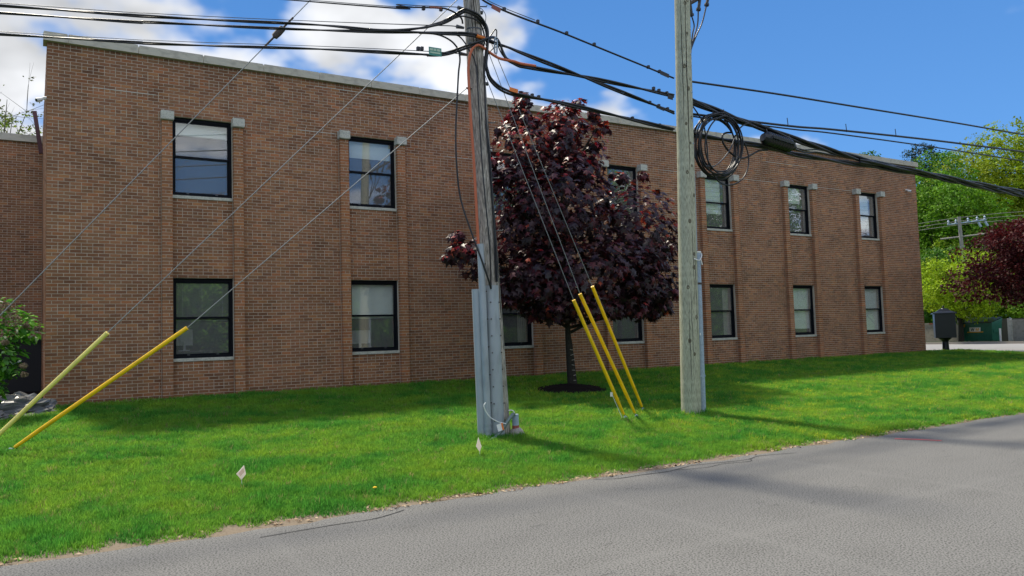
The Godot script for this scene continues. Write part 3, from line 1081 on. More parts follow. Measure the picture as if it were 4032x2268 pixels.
func second_pole() -> void:
	var t := thing("utility_pole", "straight greenish treated utility pole with one grey conduit on its right side", "utility pole")
	var base := Vector3(9.64, 0.06, -10.05)
	var top := Vector3(9.98, 11.5, -10.05)
	var r0 := 0.172
	var r1 := 0.115
	piece("shaft", pole_shaft(base, top, r0, r1, 9, 0.025), M.treated_wood, t)
	var cr := MB.new()
	for s in [[0.0, 0.30, 0.72, 0.009], [-0.55, 0.42, 0.70, 0.007], [0.25, 0.62, 0.95, 0.008], [0.5, 0.08, 0.3, 0.006], [-0.35, 0.02, 0.2, 0.006], [0.2, 0.16, 0.33, 0.005], [-0.1, 0.05, 0.24, 0.005]]:
		var pts := PackedVector3Array()
		var rad := []
		for i in 30:
			var u := i / 29.0
			var h := lerpf(s[1], s[2], u)
			var a: float = s[0] - 0.35 + 0.02 * sin(i * 1.1) + 0.05 * sin(i * 0.23)
			var r := lerpf(r0, r1, h) - 0.0015
			pts.append(base.lerp(top, h) + Vector3(sin(a) * r, 0, cos(a) * r))
			rad.append(maxf(0.001, s[3] * sin(u * PI)))
		cr.tube(pts, rad, 5, false)
	piece("crack", cr, M.crevice, t)
	for q in [[0.03, 0.10], [0.42, 0.155], [-0.5, 0.2], [0.3, 0.25], [-0.15, 0.30], [0.55, 0.34], [-0.3, 0.375], [0.3, 0.385], [0.2, 0.42], [-0.3, 0.45], [0.45, 0.46], [0.1, 0.505], [0.4, 0.52], [-0.35, 0.54], [0.1, 0.592], [-0.1, 0.64], [0.3, 0.645], [0.25, 0.23], [-0.45, 0.12]]:
		var h: float = q[1]
		var a: float = q[0] - 0.3
		var r := lerpf(r0, r1, h)
		var d := Vector3(sin(a), 0, cos(a))
		var m := MB.new()
		var e := 0.02 + 0.012 * absf(sin(h * 90.0))
		m.lathe(base.lerp(top, h) + d * (r - 0.006), [Vector2(e, 0), Vector2(e * 0.9, 0.006), Vector2(e * 0.55, 0.010), Vector2(e * 0.4, 0.006), Vector2(0, 0.006)], 12, Basis(Vector3.UP, a) * Basis(Vector3.RIGHT, PI / 2).scaled(Vector3(1, 1.5, 1)))
		piece("knot", m, M.knot, t)
	for h: float in [0.5, 0.455, 0.42, 0.56]:
		var r := lerpf(r0, r1, h)
		var a := 0.35
		var m := MB.new()
		m.lathe(base.lerp(top, h) + Vector3(sin(a), 0, cos(a)) * (r - 0.004), [Vector2(0.014, 0), Vector2(0.014, 0.01), Vector2(0.007, 0.011), Vector2(0.007, 0.022), Vector2(0, 0.023)], 6, Basis(Vector3.UP, a) * Basis(Vector3.RIGHT, PI / 2))
		piece("bolt", m, M.galvanized, t)
	var tagm := MB.new()
	tagm.lathe(Vector3(9.79, 1.54, -9.902), [Vector2(0.022, 0), Vector2(0.02, 0.004), Vector2(0, 0.005)], 14, Basis(Vector3.UP, 0.4) * Basis(Vector3.RIGHT, PI / 2))
	piece("number_tag", tagm, M.white, t)
	var c := MB.new()
	c.tube(PackedVector3Array([Vector3(9.895, 0.05, -10.03), Vector3(9.93, 2.95, -10.03)]), [0.056], 20)
	c.tube(PackedVector3Array([Vector3(9.928, 2.9, -10.03), Vector3(9.93, 2.985, -10.03)]), [0.062], 20)
	piece("conduit", c, M.galvanized, t)
	for y: float in [0.8, 2.4]:
		var s := MB.new()
		s.tube(PackedVector3Array([Vector3(9.902 + 0.011 * y, y, -10.03), Vector3(9.9025 + 0.011 * y, y + 0.035, -10.03)]), [0.061], 20)
		s.box(Vector3(9.83, y + 0.018, -9.975), Vector3(0.16, 0.034, 0.008), Basis(Vector3.UP, 0.35))
		piece("strap", s, M.galvanized if y < 1.0 else M.rust, t)
	var tie := MB.new()
	tie.tube(smooth_line([9.72, 2.84, -9.9, 9.8, 2.81, -9.87, 9.92, 2.84, -9.95, 9.99, 2.92, -9.98, 9.98, 2.96, -10.0], 5), [0.011], 7)
	tie.tube(smooth_line([9.94, 2.84, -9.96, 9.95, 2.78, -9.95, 9.96, 2.74, -9.95], 4), [0.011], 7)
	tie.lathe(Vector3(9.93, 2.955, -10.03), [Vector2(0.066, 0), Vector2(0.07, 0.01), Vector2(0.066, 0.03)], 18)
	piece("white_tie", tie, M.white, t)
	var riser := MB.new()
	riser.tube(PackedVector3Array([Vector3(9.915, 2.9, -10.03), Vector3(9.945, 4.6, -10.03), Vector3(9.985, 6.58, -10.04)]), [0.011], 8)
	piece("riser_cable", riser, M.cable, t)
	var strip := MB.new()
	strip.tube(PackedVector3Array([Vector3(9.895, 3.0, -10.0), Vector3(9.92, 4.4, -10.0)]), [0.012], 8)
	piece("moulding", strip, M.galvanized, t)
	# three cable ends hanging from an arm above the picture
	for q in [[10.02, 7.75, 10.08, 7.23], [10.36, 7.85, 10.25, 7.37], [10.6, 7.95, 10.46, 7.5]]:
		var m := MB.new()
		var p := Vector3(q[0], q[1], -10.05)
		var e := Vector3(q[2], q[3], -10.05)
		m.tube(PackedVector3Array([p, p.lerp(e, 0.9), p.lerp(e, 0.91), e.lerp(p, 0.02), e]), [0.028, 0.028, 0.044, 0.044, 0.015], 12)
		piece("cable_end", m, M.cable, t)
	var lines := [[10.08, 7.24, -10.05, 10.13, 7.08, -10.05, 10.09, 6.94, -10.05, 10.04, 6.73, -10.05, 10.0, 6.56, -10.05], [10.25, 7.38, -10.05, 10.22, 7.13, -10.05, 10.13, 6.89, -10.05, 10.04, 6.68, -10.05, 10.0, 6.55, -10.03], [10.46, 7.51, -10.05, 10.34, 7.18, -10.05, 10.18, 6.91, -10.05, 10.06, 6.69, -10.05, 10.01, 6.54, -10.07]]
	for l in lines:
		var m := MB.new()
		m.tube(smooth_line(l, 5), [0.013], 8)
		piece("lead_cable", m, M.cable, t)
	var arm := MB.new()
	arm.tube(PackedVector3Array([Vector3(9.9, 7.38, -10.05), Vector3(10.3, 7.62, -10.05), Vector3(10.75, 7.9, -10.05)]), [0.035], 10)
	piece("arm", arm, M.rust, t)


# ---------------------------------------------------------------- cables

func cable(called: String, label: String, pts: Array, r: float, material: Material, strands := 1, steps := 6, category := "cable") -> MeshInstance3D:
	var line := smooth_line(pts, steps)
	var b := MB.new()
	var rs := []
	for p in line:
		rs.append(r * lerpf(0.55, 1.0, smoothstep(2.5, 6.2, p.x)))
	if strands == 1:
		b.tube(line, rs, 8)
	else:
		var so := r * (1.0 if strands == 2 else 1.25)
		for s in strands:
			var p := PackedVector3Array()
			var run := 0.0
			for i in line.size():
				if i:
					run += line[i].distance_to(line[i - 1])
				var a := TAU * s / strands + run * 2.1
				var d := (line[mini(i + 1, line.size() - 1)] - line[maxi(i - 1, 0)]).normalized()
				var u := d.cross(Vector3.BACK).normalized()
				p.append(line[i] + u * cos(a) * so * rs[i] / r + d.cross(u) * sin(a) * so * rs[i] / r)
			b.tube(p, rs, 7)
	var o := piece(called, b, material)
	tag(o, label, category, "cables between the utility poles")
	return o


func clips(o: Node3D, spots: Array, material: Material) -> void:
	for i in spots.size() / 2:
		var b := MB.new()
		b.box(Vector3(spots[2 * i], spots[2 * i + 1], -10.05), Vector3(0.04, 0.05, 0.045))
		piece("clip", b, material, o)


func plate(label: String, at: Vector3, size: Vector2, turn: float, m: Material) -> MeshInstance3D:
	var b := MB.new()
	b.box(Vector3.ZERO, Vector3(size.x, size.y, 0.006))
	var o := piece("cable_tag", b, m)
	o.position = at
	o.rotation.z = turn
	tag(o, label, "tag")
	return o


func cables() -> void:
	var k: Material = M.cable
	var o := cable("overhead_strand", "thin steel strand at the top left, ending on the leaning pole", [-14, 4.2, -10.05, 2.71, 6.09, -10.05, 4.38, 6.33, -10.05, 4.69, 6.36, -10.02, 5.23, 6.44, -10, 5.39, 6.46, -10.02], 0.007, M.strand)
	clips(o, [4.78, 6.35, 5.06, 6.39], k)
	cable("overhead_cable", "topmost black cable left of the leaning pole, curving down behind it", [-14, 4.17, -10.05, 2.71, 6.07, -10.05, 4.38, 6.30, -10.05, 4.66, 6.31, -9.97, 5, 6.36, -9.95, 5.13, 6.36, -9.95, 5.25, 6.33, -9.95, 5.34, 6.27, -9.95, 5.37, 6.2, -9.97], 0.014, k)
	var sl := cable("cable_sleeve", "dull red sleeve on the topmost cable left of the leaning pole", [4.83, 6.335, -9.955, 4.92, 6.35, -9.953, 5.02, 6.36, -9.951], 0.017, M.red_tag, 1, 3, "sleeve")
	sl.remove_meta("group")
	o = cable("overhead_cable", "black cable looping over the leaning pole and sweeping down its right side", [-14, 3.9, -10.05, -0.54, 5.36, -10.05, 1.28, 5.56, -10.05, 3.23, 5.82, -10.05, 4.13, 5.9, -10.05, 4.7, 6.04, -10.05, 4.91, 6.12, -10.05, 5.11, 6.21, -10.05, 5.26, 6.31, -10.0, 5.36, 6.37, -9.9, 5.41, 6.36, -9.87, 5.57, 6.33, -9.88, 5.71, 6.27, -9.95, 5.76, 6.18, -9.95, 5.77, 6.05, -9.95, 5.76, 5.83, -9.95, 5.75, 5.67, -9.98, 5.78, 5.57, -10, 5.86, 5.47, -10.05, 6.01, 5.36, -10.05, 6.23, 5.3, -10.05, 6.49, 5.29, -10.05, 7.36, 5.26, -10.05, 9.52, 5.11, -10.05], 0.019, k, 2)
	clips(o, [6.6, 5.32, 6.72, 5.31, 8.6, 5.2, 9.2, 5.15], k)
	cable("overhead_strand", "thin steel strand above the looping black cable left of the leaning pole", [-14, 3.9, -10.05, -0.54, 5.39, -10.05, 1.28, 5.6, -10.05, 3.23, 5.87, -10.05, 4.7, 6.09, -10.05, 5.21, 6.17, -10.05, 5.33, 6.175, -10.05], 0.008, M.strand)
	cable("overhead_cable", "slimmer black cable looping round the leaning pole below the thick loop", [4.95, 6.13, -10.05, 5.18, 6.24, -10.02, 5.32, 6.29, -9.93, 5.42, 6.27, -9.87, 5.55, 6.26, -9.88, 5.68, 6.22, -9.96, 5.73, 6.08, -9.97, 5.72, 5.95, -9.97, 5.69, 5.75, -10, 5.69, 5.58, -10], 0.013, k)
	o = cable("overhead_cable", "thick double black cable crossing the front of the leaning pole to the second pole", [-14, 3.85, -10.05, -0.54, 5.28, -10.05, 1.28, 5.49, -10.05, 3.23, 5.75, -10.05, 4.7, 5.98, -10.05, 5.12, 6.04, -10.05, 5.33, 6.03, -9.93, 5.42, 6.01, -9.86, 5.53, 6.01, -9.86, 5.69, 6.01, -9.9, 5.94, 6.04, -10.05, 6.2, 6.01, -10.05, 6.4, 5.97, -10.05, 7.08, 5.85, -10.05, 7.87, 5.71, -10.05, 9.55, 5.41, -10.05], 0.018, k, 2)
	clips(o, [9.0, 5.52, 9.2, 5.49, 9.4, 5.46], k)
	o = cable("overhead_cable", "black cable rising across the leaning pole from the green tag on its left", [-14, 3.6, -10.05, -0.54, 5.04, -10.05, 1.28, 5.23, -10.05, 3.22, 5.49, -10.05, 4.69, 5.66, -10.05, 4.84, 5.67, -10.05, 5.03, 5.71, -10.05, 5.2, 5.77, -10.05, 5.35, 5.82, -9.92, 5.45, 5.86, -9.86, 5.59, 5.93, -9.87, 5.75, 6.03, -9.92, 5.92, 6.12, -10.05, 5.99, 6.11, -10.05, 6.05, 6.03, -10.05, 6.09, 5.93, -10.05, 6.15, 5.83, -10.05, 6.26, 5.79, -10.05, 6.38, 5.76, -10.05, 6.5, 5.76, -10.05, 7.08, 5.76, -10.05, 7.88, 5.76, -10.05, 9.56, 5.71, -10.05], 0.018, k, 2)
	clips(o, [9.1, 5.78, 9.22, 5.76, 9.4, 5.74], k)
	o = cable("overhead_strand", "thin steel strand over the green tag, lowest strand left of the leaning pole", [-14, 3.62, -10.05, -0.54, 5.07, -10.05, 1.28, 5.27, -10.05, 3.22, 5.53, -10.05, 4.69, 5.71, -10.05, 5.17, 5.76, -10.05, 5.36, 5.775, -10.05], 0.007, M.strand)
	clips(o, [4.68, 5.74, 4.74, 5.75], k)
	cable("drop_cable", "slack black cable hanging left of the leaning pole down to the grey conduits", [4.7, 5.97, -10.05, 4.93, 6, -10.05, 5.08, 5.99, -10.05, 5.22, 5.94, -10.05, 5.31, 5.86, -10.05, 5.34, 5.79, -10.05, 5.35, 5.67, -10.05, 5.32, 5.47, -10.05, 5.28, 5.0, -10.05, 5.25, 4.6, -10.05, 5.25, 4.13, -10.05, 5.3, 3.62, -10.05, 5.42, 3.09, -9.95, 5.52, 2.73, -9.88, 5.61, 2.45, -9.86, 5.68, 2.3, -9.9], 0.014, k)
	cable("pole_cable", "black cable running down the front face of the leaning pole", [5.17, 6.05, -10.05, 5.3, 6.01, -9.98, 5.37, 5.89, -9.91, 5.41, 5.8, -9.89, 5.48, 5.71, -9.885, 5.52, 5.59, -9.885, 5.54, 5.42, -9.885, 5.57, 4.31, -9.88, 5.61, 3.61, -9.875, 5.66, 2.91, -9.87, 5.68, 2.3, -9.9], 0.011, k)
	cable("pole_cable", "dark cable bundle running down the right edge of the leaning pole", [5.75, 5.9, -9.95, 5.73, 5.74, -9.95, 5.71, 5.62, -9.95, 5.69, 5.46, -9.95, 5.70, 4.69, -9.93, 5.73, 4.22, -9.925, 5.75, 3.74, -9.92, 5.77, 3.27, -9.91, 5.78, 2.4, -9.9], 0.012, k, 2)
	cable("pole_cable", "bent springy cable end sticking up right of the leaning pole", [5.83, 6.08, -10.05, 5.9, 6.16, -10.05, 5.965, 6.25, -10.05, 5.995, 6.23, -10.05, 5.99, 6.13, -10.05, 6.01, 6.02, -10.05, 6.06, 5.91, -10.05, 6.13, 5.83, -10.05], 0.010, k)
	cable("pole_cable", "small black loop between the leaning pole and the hanging steel loop", [6.06, 6.01, -10.05, 5.99, 5.99, -10.05, 5.9, 5.93, -10.05, 5.83, 5.84, -10.05, 5.81, 5.75, -10.05], 0.009, k)
	cable("pole_cable", "wiry loop standing off the right side of the pole top", [5.64, 6.52, -10.0, 5.72, 6.50, -10.0, 5.78, 6.42, -10.0, 5.77, 6.3, -10.0, 5.73, 6.18, -10.0], 0.005, M.strand)
	for q in [[5.66, 6.2, 5.71, 6.05, 5.74, 5.92], [5.68, 6.28, 5.74, 6.1, 5.8, 6.0]]:
		cable("tie_wire", "thin tie wire tangled between the loops right of the leaning pole, %s one" % ("upper" if q[0] > 5.67 else "lower"), [q[0], q[1], -9.98, q[2], q[3], -10.0, q[4], q[5], -10.03], 0.005, M.strand)
	var duct := cable("orange_duct", "faded orange cable duct bent over the leaning pole and down its left side", [5.52, 2.9, -9.95, 5.51, 3.26, -9.95, 5.475, 4.2, -9.94, 5.44, 4.78, -9.93, 5.415, 5.42, -9.92, 5.42, 5.6, -9.91, 5.44, 5.75, -9.88, 5.49, 5.84, -9.87, 5.56, 5.88, -9.87, 5.66, 5.88, -9.91, 5.87, 5.86, -10.03, 6, 5.81, -10.03, 6.13, 5.8, -10.03, 6.28, 5.8, -10.03, 6.4, 5.785, -10.03, 6.67, 5.79, -10.03], 0.021, M.orange, 1, 6, "duct")
	duct.remove_meta("group")
	var sv := cable("cable_sleeve", "bright orange sleeve on the thick cable at the front of the leaning pole", [5.53, 6.015, -9.86, 5.6, 6.012, -9.87, 5.68, 6.015, -9.895], 0.032, M.orange_tag, 1, 3, "sleeve")
	sv.remove_meta("group")
	o = cable("overhead_cable", "highest black cable between the two poles", [5.5, 6.83, -10.05, 5.77, 6.67, -10.05, 6.03, 6.6, -10.05, 6.43, 6.53, -10.05, 7.14, 6.435, -10.05, 7.9, 6.31, -10.05, 9.58, 6.03, -10.05], 0.015, k)
	clips(o, [6.14, 6.6, 6.75, 6.52, 7.3, 6.43, 7.85, 6.34, 9.0, 6.14, 9.25, 6.1], k)
	cable("overhead_strand", "thin strand just above the highest cable between the poles", [5.6, 6.80, -10.05, 5.83, 6.69, -10.05, 6.14, 6.62, -10.05, 6.7, 6.535, -10.05], 0.006, M.strand)
	cable("overhead_cable", "highest cable right of the greenish pole, running off to the right edge", [10.0, 6.03, -10.05, 12.2, 6.11, -10.05, 14.64, 6.17, -10.05, 18.33, 6.26, -10.05, 22.38, 6.34, -10.05, 32, 6.6, -10.05], 0.019, k)
	for q in [[6.95, "lowest"], [7.35, "second lowest"], [7.8, "second highest"], [8.3, "highest"]]:
		var y: float = q[0]
		cable("power_line", "%s of four power lines above the frame, mirrored in the upper left windows" % q[1], [-16, y - 2.2, -10.05, -6, y - 1.35, -10.05, 0, y - 0.7, -10.05, 3, y - 0.33, -10.05, 5.46, y, -10.05], 0.02, k)
	# right of the greenish pole
	cable("cable_bundle", "heavy black cable bundle that carries the splice case right of the greenish pole", [9.86, 5.70, -10.05, 10.01, 5.67, -10.05, 10.58, 5.57, -10.05, 11.21, 5.46, -10.05, 11.96, 5.37, -10.05, 12.72, 5.27, -10.05, 14.54, 5.08, -10.05, 16.62, 4.95, -10.05, 19, 4.83, -10.05, 22.15, 4.71, -10.05, 30, 4.45, -10.05], 0.030, k, 3)
	cable("cable_bundle", "heavy black cable bundle just above the thick sagging one at the right edge", [14.6, 5.0, -9.98, 16.62, 4.95, -9.95, 19, 4.87, -9.98, 22.15, 4.80, -10.0, 30, 4.6, -10.05], 0.024, k, 2)
	cable("overhead_cable", "black cable leaving the greenish pole beneath the heavy bundle", [9.86, 5.63, -10.0, 10.01, 5.62, -10.0, 10.35, 5.55, -10.0, 11.02, 5.47, -10.0, 11.39, 5.43, -10.02], 0.014, k, 2)
	o = cable("overhead_cable", "nearly level black cable right of the greenish pole, clipped at intervals", [9.86, 5.43, -10.05, 10, 5.44, -10.05, 10.66, 5.46, -10.05, 11.39, 5.48, -10.05, 12.79, 5.53, -10.05, 13.94, 5.6, -10.05, 17.47, 5.75, -10.05, 22.32, 5.9, -10.05, 31, 6.2, -10.05], 0.022, k)
	for x: float in [12.5, 14.3, 16.0]:
		var c := MB.new()
		c.tube(PackedVector3Array([Vector3(x, 5.47 + (x - 12) * 0.05, -10.03), Vector3(x - 0.02, 5.64 + (x - 12) * 0.05, -10.03)]), [0.008], 6)
		piece("clip", c, k, o)
	cable("overhead_cable", "slim black cable just below the clipped level cable at right", [9.86, 5.39, -10.05, 10, 5.4, -10.05, 10.93, 5.41, -10.05, 11.77, 5.44, -10.05, 12.79, 5.47, -10.05, 13.93, 5.52, -10.05, 17.45, 5.59, -10.05, 22.28, 5.64, -10.05, 31, 5.75, -10.05], 0.015, k)
	o = cable("cable_bundle", "lower heavy bundle right of the greenish pole, passing behind the coil", [9.85, 5.08, -10.08, 10.63, 5.07, -10.08, 11.18, 5.06, -10.08, 11.74, 5.05, -10.08, 12.72, 4.98, -10.08, 14.53, 4.95, -10.06, 16.62, 4.92, -10.05], 0.026, k, 2)
	cable("slack_loop", "long slack cable loop hanging lowest beside the coil", [11.43, 5.43, -10, 11.24, 5.38, -10, 11.08, 5.26, -10, 11.06, 5.16, -10, 11.23, 5.02, -10, 11.31, 4.8, -10, 11.29, 4.6, -10, 11.17, 4.4, -10, 10.98, 4.27, -10, 10.74, 4.21, -10, 10.53, 4.25, -10, 10.4, 4.36, -10, 10.33, 4.45, -10, 10.31, 4.58, -10], 0.013, k)
	cable("slack_loop", "short hooked cable right of the coil, joining the lower bundle", [10.9, 5.2, -10.02, 10.77, 5.18, -10.02, 10.68, 5.12, -10.02, 10.69, 4.99, -10.02, 10.82, 4.85, -10.02, 10.98, 4.77, -10.02, 11.12, 4.74, -10.02, 11.31, 4.79, -10.02, 11.62, 4.93, -10.02, 11.89, 4.98, -10.04], 0.018, k)
	cable("slack_loop", "steep black cable crossing the left part of the coil", [9.9, 5.64, -10, 9.96, 5.56, -10, 10.13, 5.38, -10, 10.21, 5.23, -10, 10.26, 4.89, -10, 10.27, 4.61, -10, 10.3, 4.5, -10], 0.013, k)
	cable("slack_loop", "shiny cable slanting across the inside of the coil", [10.97, 5.15, -9.97, 10.8, 4.86, -9.97, 10.56, 4.63, -9.97, 10.34, 4.51, -9.97, 10.14, 4.52, -9.97], 0.012, M.strand)
	# coil of spare cable
	var t := thing("cable_coil", "coil of black spare cable hanging right of the greenish pole", "coil")
	var r := RandomNumberGenerator.new()
	r.seed = 12
	for i in 11:
		var pts := []
		var cx := 10.55 + r.randf_range(-0.07, 0.07)
		var cy := 4.92 + r.randf_range(-0.05, 0.05)
		var rx := 0.545 + r.randf_range(-0.07, 0.05)
		var ry := 0.56 + r.randf_range(-0.06, 0.05)
		var tilt := -0.38 + r.randf_range(-0.25, 0.2)
		var zz := -9.9 - 0.02 * i + r.randf_range(-0.02, 0.02)
		for j in 25:
			var a := TAU * j / 24
			var p := Vector2(cos(a) * rx * (1.0 + 0.035 * sin(2 * a + i)), sin(a) * ry).rotated(tilt)
			pts.append_array([cx + p.x * 0.95, cy + p.y, zz + 0.04 * sin(a)])
		var b := MB.new()
		b.tube(smooth_line(pts, 3), [0.0135], 7, false)
		piece("loop", b, k, t)
	for q in [[10.42, 5.55, 10.5, 5.36], [10.72, 5.6, 10.66, 5.38], [10.87, 5.42, 10.84, 5.3]]:
		var b := MB.new()
		b.tube(PackedVector3Array([Vector3(q[0], q[1], -10.0), Vector3(q[2], q[3], -9.93)]), [0.009], 6)
		piece("hanger", b, k, t)
	# splice case under the heavy bundle
	var s := thing("splice_case", "black ribbed splice case hanging under the heavy cable bundle", "splice case")
	var ax := Vector3(12.62 - 11.72, 5.075 - 5.185, 0).normalized()
	var turn := Basis(Vector3(-ax.y, ax.x, 0).cross(ax).normalized(), ax, Vector3(0, 0, 1))
	turn = Basis(Vector3(ax.y, -ax.x, 0), ax, Vector3(0, 0, 1))
	var body := MB.new()
	var prof := [Vector2(0.0, 0.0), Vector2(0.07, 0.0), Vector2(0.10, 0.05), Vector2(0.125, 0.08)]
	for i in 9:
		prof.append_array([Vector2(0.125, 0.10 + i * 0.068), Vector2(0.136, 0.112 + i * 0.068), Vector2(0.136, 0.14 + i * 0.068), Vector2(0.125, 0.152 + i * 0.068)])
	prof.append_array([Vector2(0.125, 0.74), Vector2(0.10, 0.78), Vector2(0.06, 0.79), Vector2(0.06, 0.88), Vector2(0.045, 0.9), Vector2(0, 0.9)])
	body.lathe(Vector3(11.70, 5.19, -9.98), prof, 20, turn)
	piece("case", body, M.black_metal, s)
	var fl := MB.new()
	fl.box(Vector3(12.12, 5.14, -9.98), Vector3(0.62, 0.05, 0.32), Basis(Vector3.BACK, atan2(ax.y, ax.x)))
	piece("flange", fl, M.black_metal, s)
	for x: float in [11.85, 12.5]:
		var h := MB.new()
		h.tube(PackedVector3Array([Vector3(x, 5.26 - (x - 11.85) * 0.12, -9.98), Vector3(x, 5.42 - (x - 11.85) * 0.13, -10.03)]), [0.012], 6)
		piece("hanger", h, M.strand, s)
	var pig := MB.new()
	pig.tube(smooth_line([12.55, 5.09, -9.98, 12.9, 5.07, -10.0, 13.3, 5.12, -10.02, 13.7, 5.12, -10.04], 6), [0.014], 7)
	pig.tube(smooth_line([12.55, 5.06, -9.98, 12.95, 5.02, -10.0, 13.3, 5.07, -10.02, 13.9, 5.06, -10.04], 6), [0.014], 7)
	piece("pigtail", pig, k, s)
	# tags on the cables
	var gt := plate("green two-line tag on the strand left of the leaning pole", Vector3(4.92, 5.715, -9.99), Vector2(0.2, 0.12), 0.02, M.green_tag)
	for q in [[-0.062, 0.025, 0.05], [-0.005, 0.025, 0.045], [0.055, 0.025, 0.055], [0.0, -0.018, 0.16]]:
		var b := MB.new()
		b.box(Vector3(q[0], q[1], 0.0045), Vector3(q[2], 0.034 if q[1] > 0 else 0.022, 0.002))
		piece("print", b, M.pale_tag, gt)
	plate("dull red tag under the highest cable between the poles", Vector3(5.985, 6.575, -10.03), Vector2(0.16, 0.07), -0.3, M.red_tag)
	plate("orange tag on the lowest cable just right of the leaning pole", Vector3(6.23, 5.335, -9.99), Vector2(0.15, 0.06), -0.12, M.orange_tag)
	plate("small black tag on the highest cable where it meets the greenish pole", Vector3(9.35, 6.06, -10.03), Vector2(0.2, 0.07), -0.2, k)
	plate("small black tag on the thick cable where it meets the greenish pole", Vector3(9.22, 5.45, -10.03), Vector2(0.18, 0.06), -0.2, k)
	plate("small black tag under the cable arriving second highest at the greenish pole", Vector3(9.46, 5.67, -10.03), Vector2(0.12, 0.08), -0.1, k)
	var gl := MB.new()
	gl.tube(smooth_line([5.945, 6.1, -10.03, 5.965, 6.12, -10.03, 5.985, 6.09, -10.03, 5.975, 5.9, -10.03, 5.955, 5.875, -10.03, 5.935, 5.9, -10.03, 5.945, 6.1, -10.03], 4), [0.013], 7)
	tag(piece("steel_loop", gl, M.galvanized), "grey steel snubbing loop hanging on the cables right of the leaning pole", "fitting")


func guys() -> void:
	# each: label, upper end, upper end of the guard (or null), anchor, guard, wire radius
	var rows := [
		["steepest guy wire at the left, with a brown insulator near the top", Vector3(5.45, 8.95, -10.03), null, Vector3(-1.9, 0.2, -12.03), "", 0.0065],
		["middle left guy wire ending in a faded pale yellow guard", Vector3(5.40, 6.66, -10.0), Vector3(0.84, 1.81, -11.6), Vector3(-0.66, 0.22, -12.51), "pale_yellow", 0.0065],
		["lowest left guy wire ending in a bright yellow guard and ring", Vector3(5.44, 5.27, -10.0), Vector3(1.80, 1.85, -11.5), Vector3(-0.31, 0.24, -12.58), "yellow", 0.0065],
		["right guy wire nearest the leaning pole, with a yellow guard", Vector3(5.70, 5.62, -10.02), Vector3(7.34, 2.144, -10.17), Vector3(8.43, 0.12, -10.29), "yellow", 0.0055],
		["middle one of the three yellow-guarded guy wires in front of the maple", Vector3(5.66, 6.25, -10.02), Vector3(7.49, 2.246, -10.2), Vector3(8.72, 0.12, -10.35), "yellow", 0.0055],
		["guy wire of the three at the maple that is nearest the greenish pole", Vector3(5.62, 6.56, -10.02), Vector3(7.97, 2.39, -10.5), Vector3(9.37, 0.15, -10.94), "yellow", 0.0055],
	]
	for i in rows.size():
		var q: Array = rows[i]
		var t := thing("guy_wire", q[0], "guy wire", "guy wires of the leaning pole")
		var a: Vector3 = q[1]
		var b: Vector3 = q[3]
		var w := MB.new()
		var d := (a - b).normalized()
		if q[2] == null:
			w.tube(PackedVector3Array([a, b + d * 0.12]), [q[5]], 8)
			piece("wire", w, M.guy, t)
			var m := MB.new()
			var p := a.lerp(b, 0.349)
			m.tube(PackedVector3Array([p + d * 0.10, p + d * 0.085, p, p - d * 0.085, p - d * 0.10]), [0.02, 0.045, 0.05, 0.045, 0.02], 12)
			m.tube(PackedVector3Array([p + d * 0.10, p + d * 0.3]), [0.014], 8)
			m.tube(PackedVector3Array([p - d * 0.10, p - d * 0.3]), [0.014], 8)
			piece("insulator", m, M.rust, t)
		else:
			var g0: Vector3 = q[2]
			d = (g0 - b).normalized()
			w.tube(PackedVector3Array([a, g0, b + d * 0.12]), [q[5]], 8)
			piece("wire", w, M.guy, t)
			var g := MB.new()
			g.tube(PackedVector3Array([b + d * 0.16, b + d * 0.5, g0]), [0.022, 0.029, 0.029], 14)
			piece("guard", g, M[q[4]], t)
			var e := MB.new()
			var side := d.cross(Vector3.UP).normalized()
			var pts := PackedVector3Array()
			for k in 13:
				var an := TAU * k / 12
				pts.append(b + d * 0.06 + d * cos(an) * 0.055 + d.cross(side) * sin(an) * 0.032)
			e.tube(pts, [0.011], 6, false)
			e.tube(PackedVector3Array([b + d * 0.02, b - d * 0.35]), [0.011], 8)
			piece("anchor_eye", e, M.galvanized, t)
			if i == 3:
				var f := MB.new()
				f.box(b + d * 0.55 + Vector3(-0.07, 0.0, 0.0), Vector3(0.05, 0.07, 0.004))
				f.tube(PackedVector3Array([b + d * 0.52 + Vector3(-0.06, 0, 0), b + d * 0.1 + Vector3(-0.04, -0.05, 0)]), [0.006], 5)
				piece("tag", f, M.white, t)
		var hk := MB.new()
		hk.tube(PackedVector3Array([a - d * 0.02, a + (Vector3(5.62, a.y, -10.06) - a) * 0.6]), [0.016], 8)
		piece("hook", hk, M.strand, t)


# ---------------------------------------------------------------- small things on the lawn

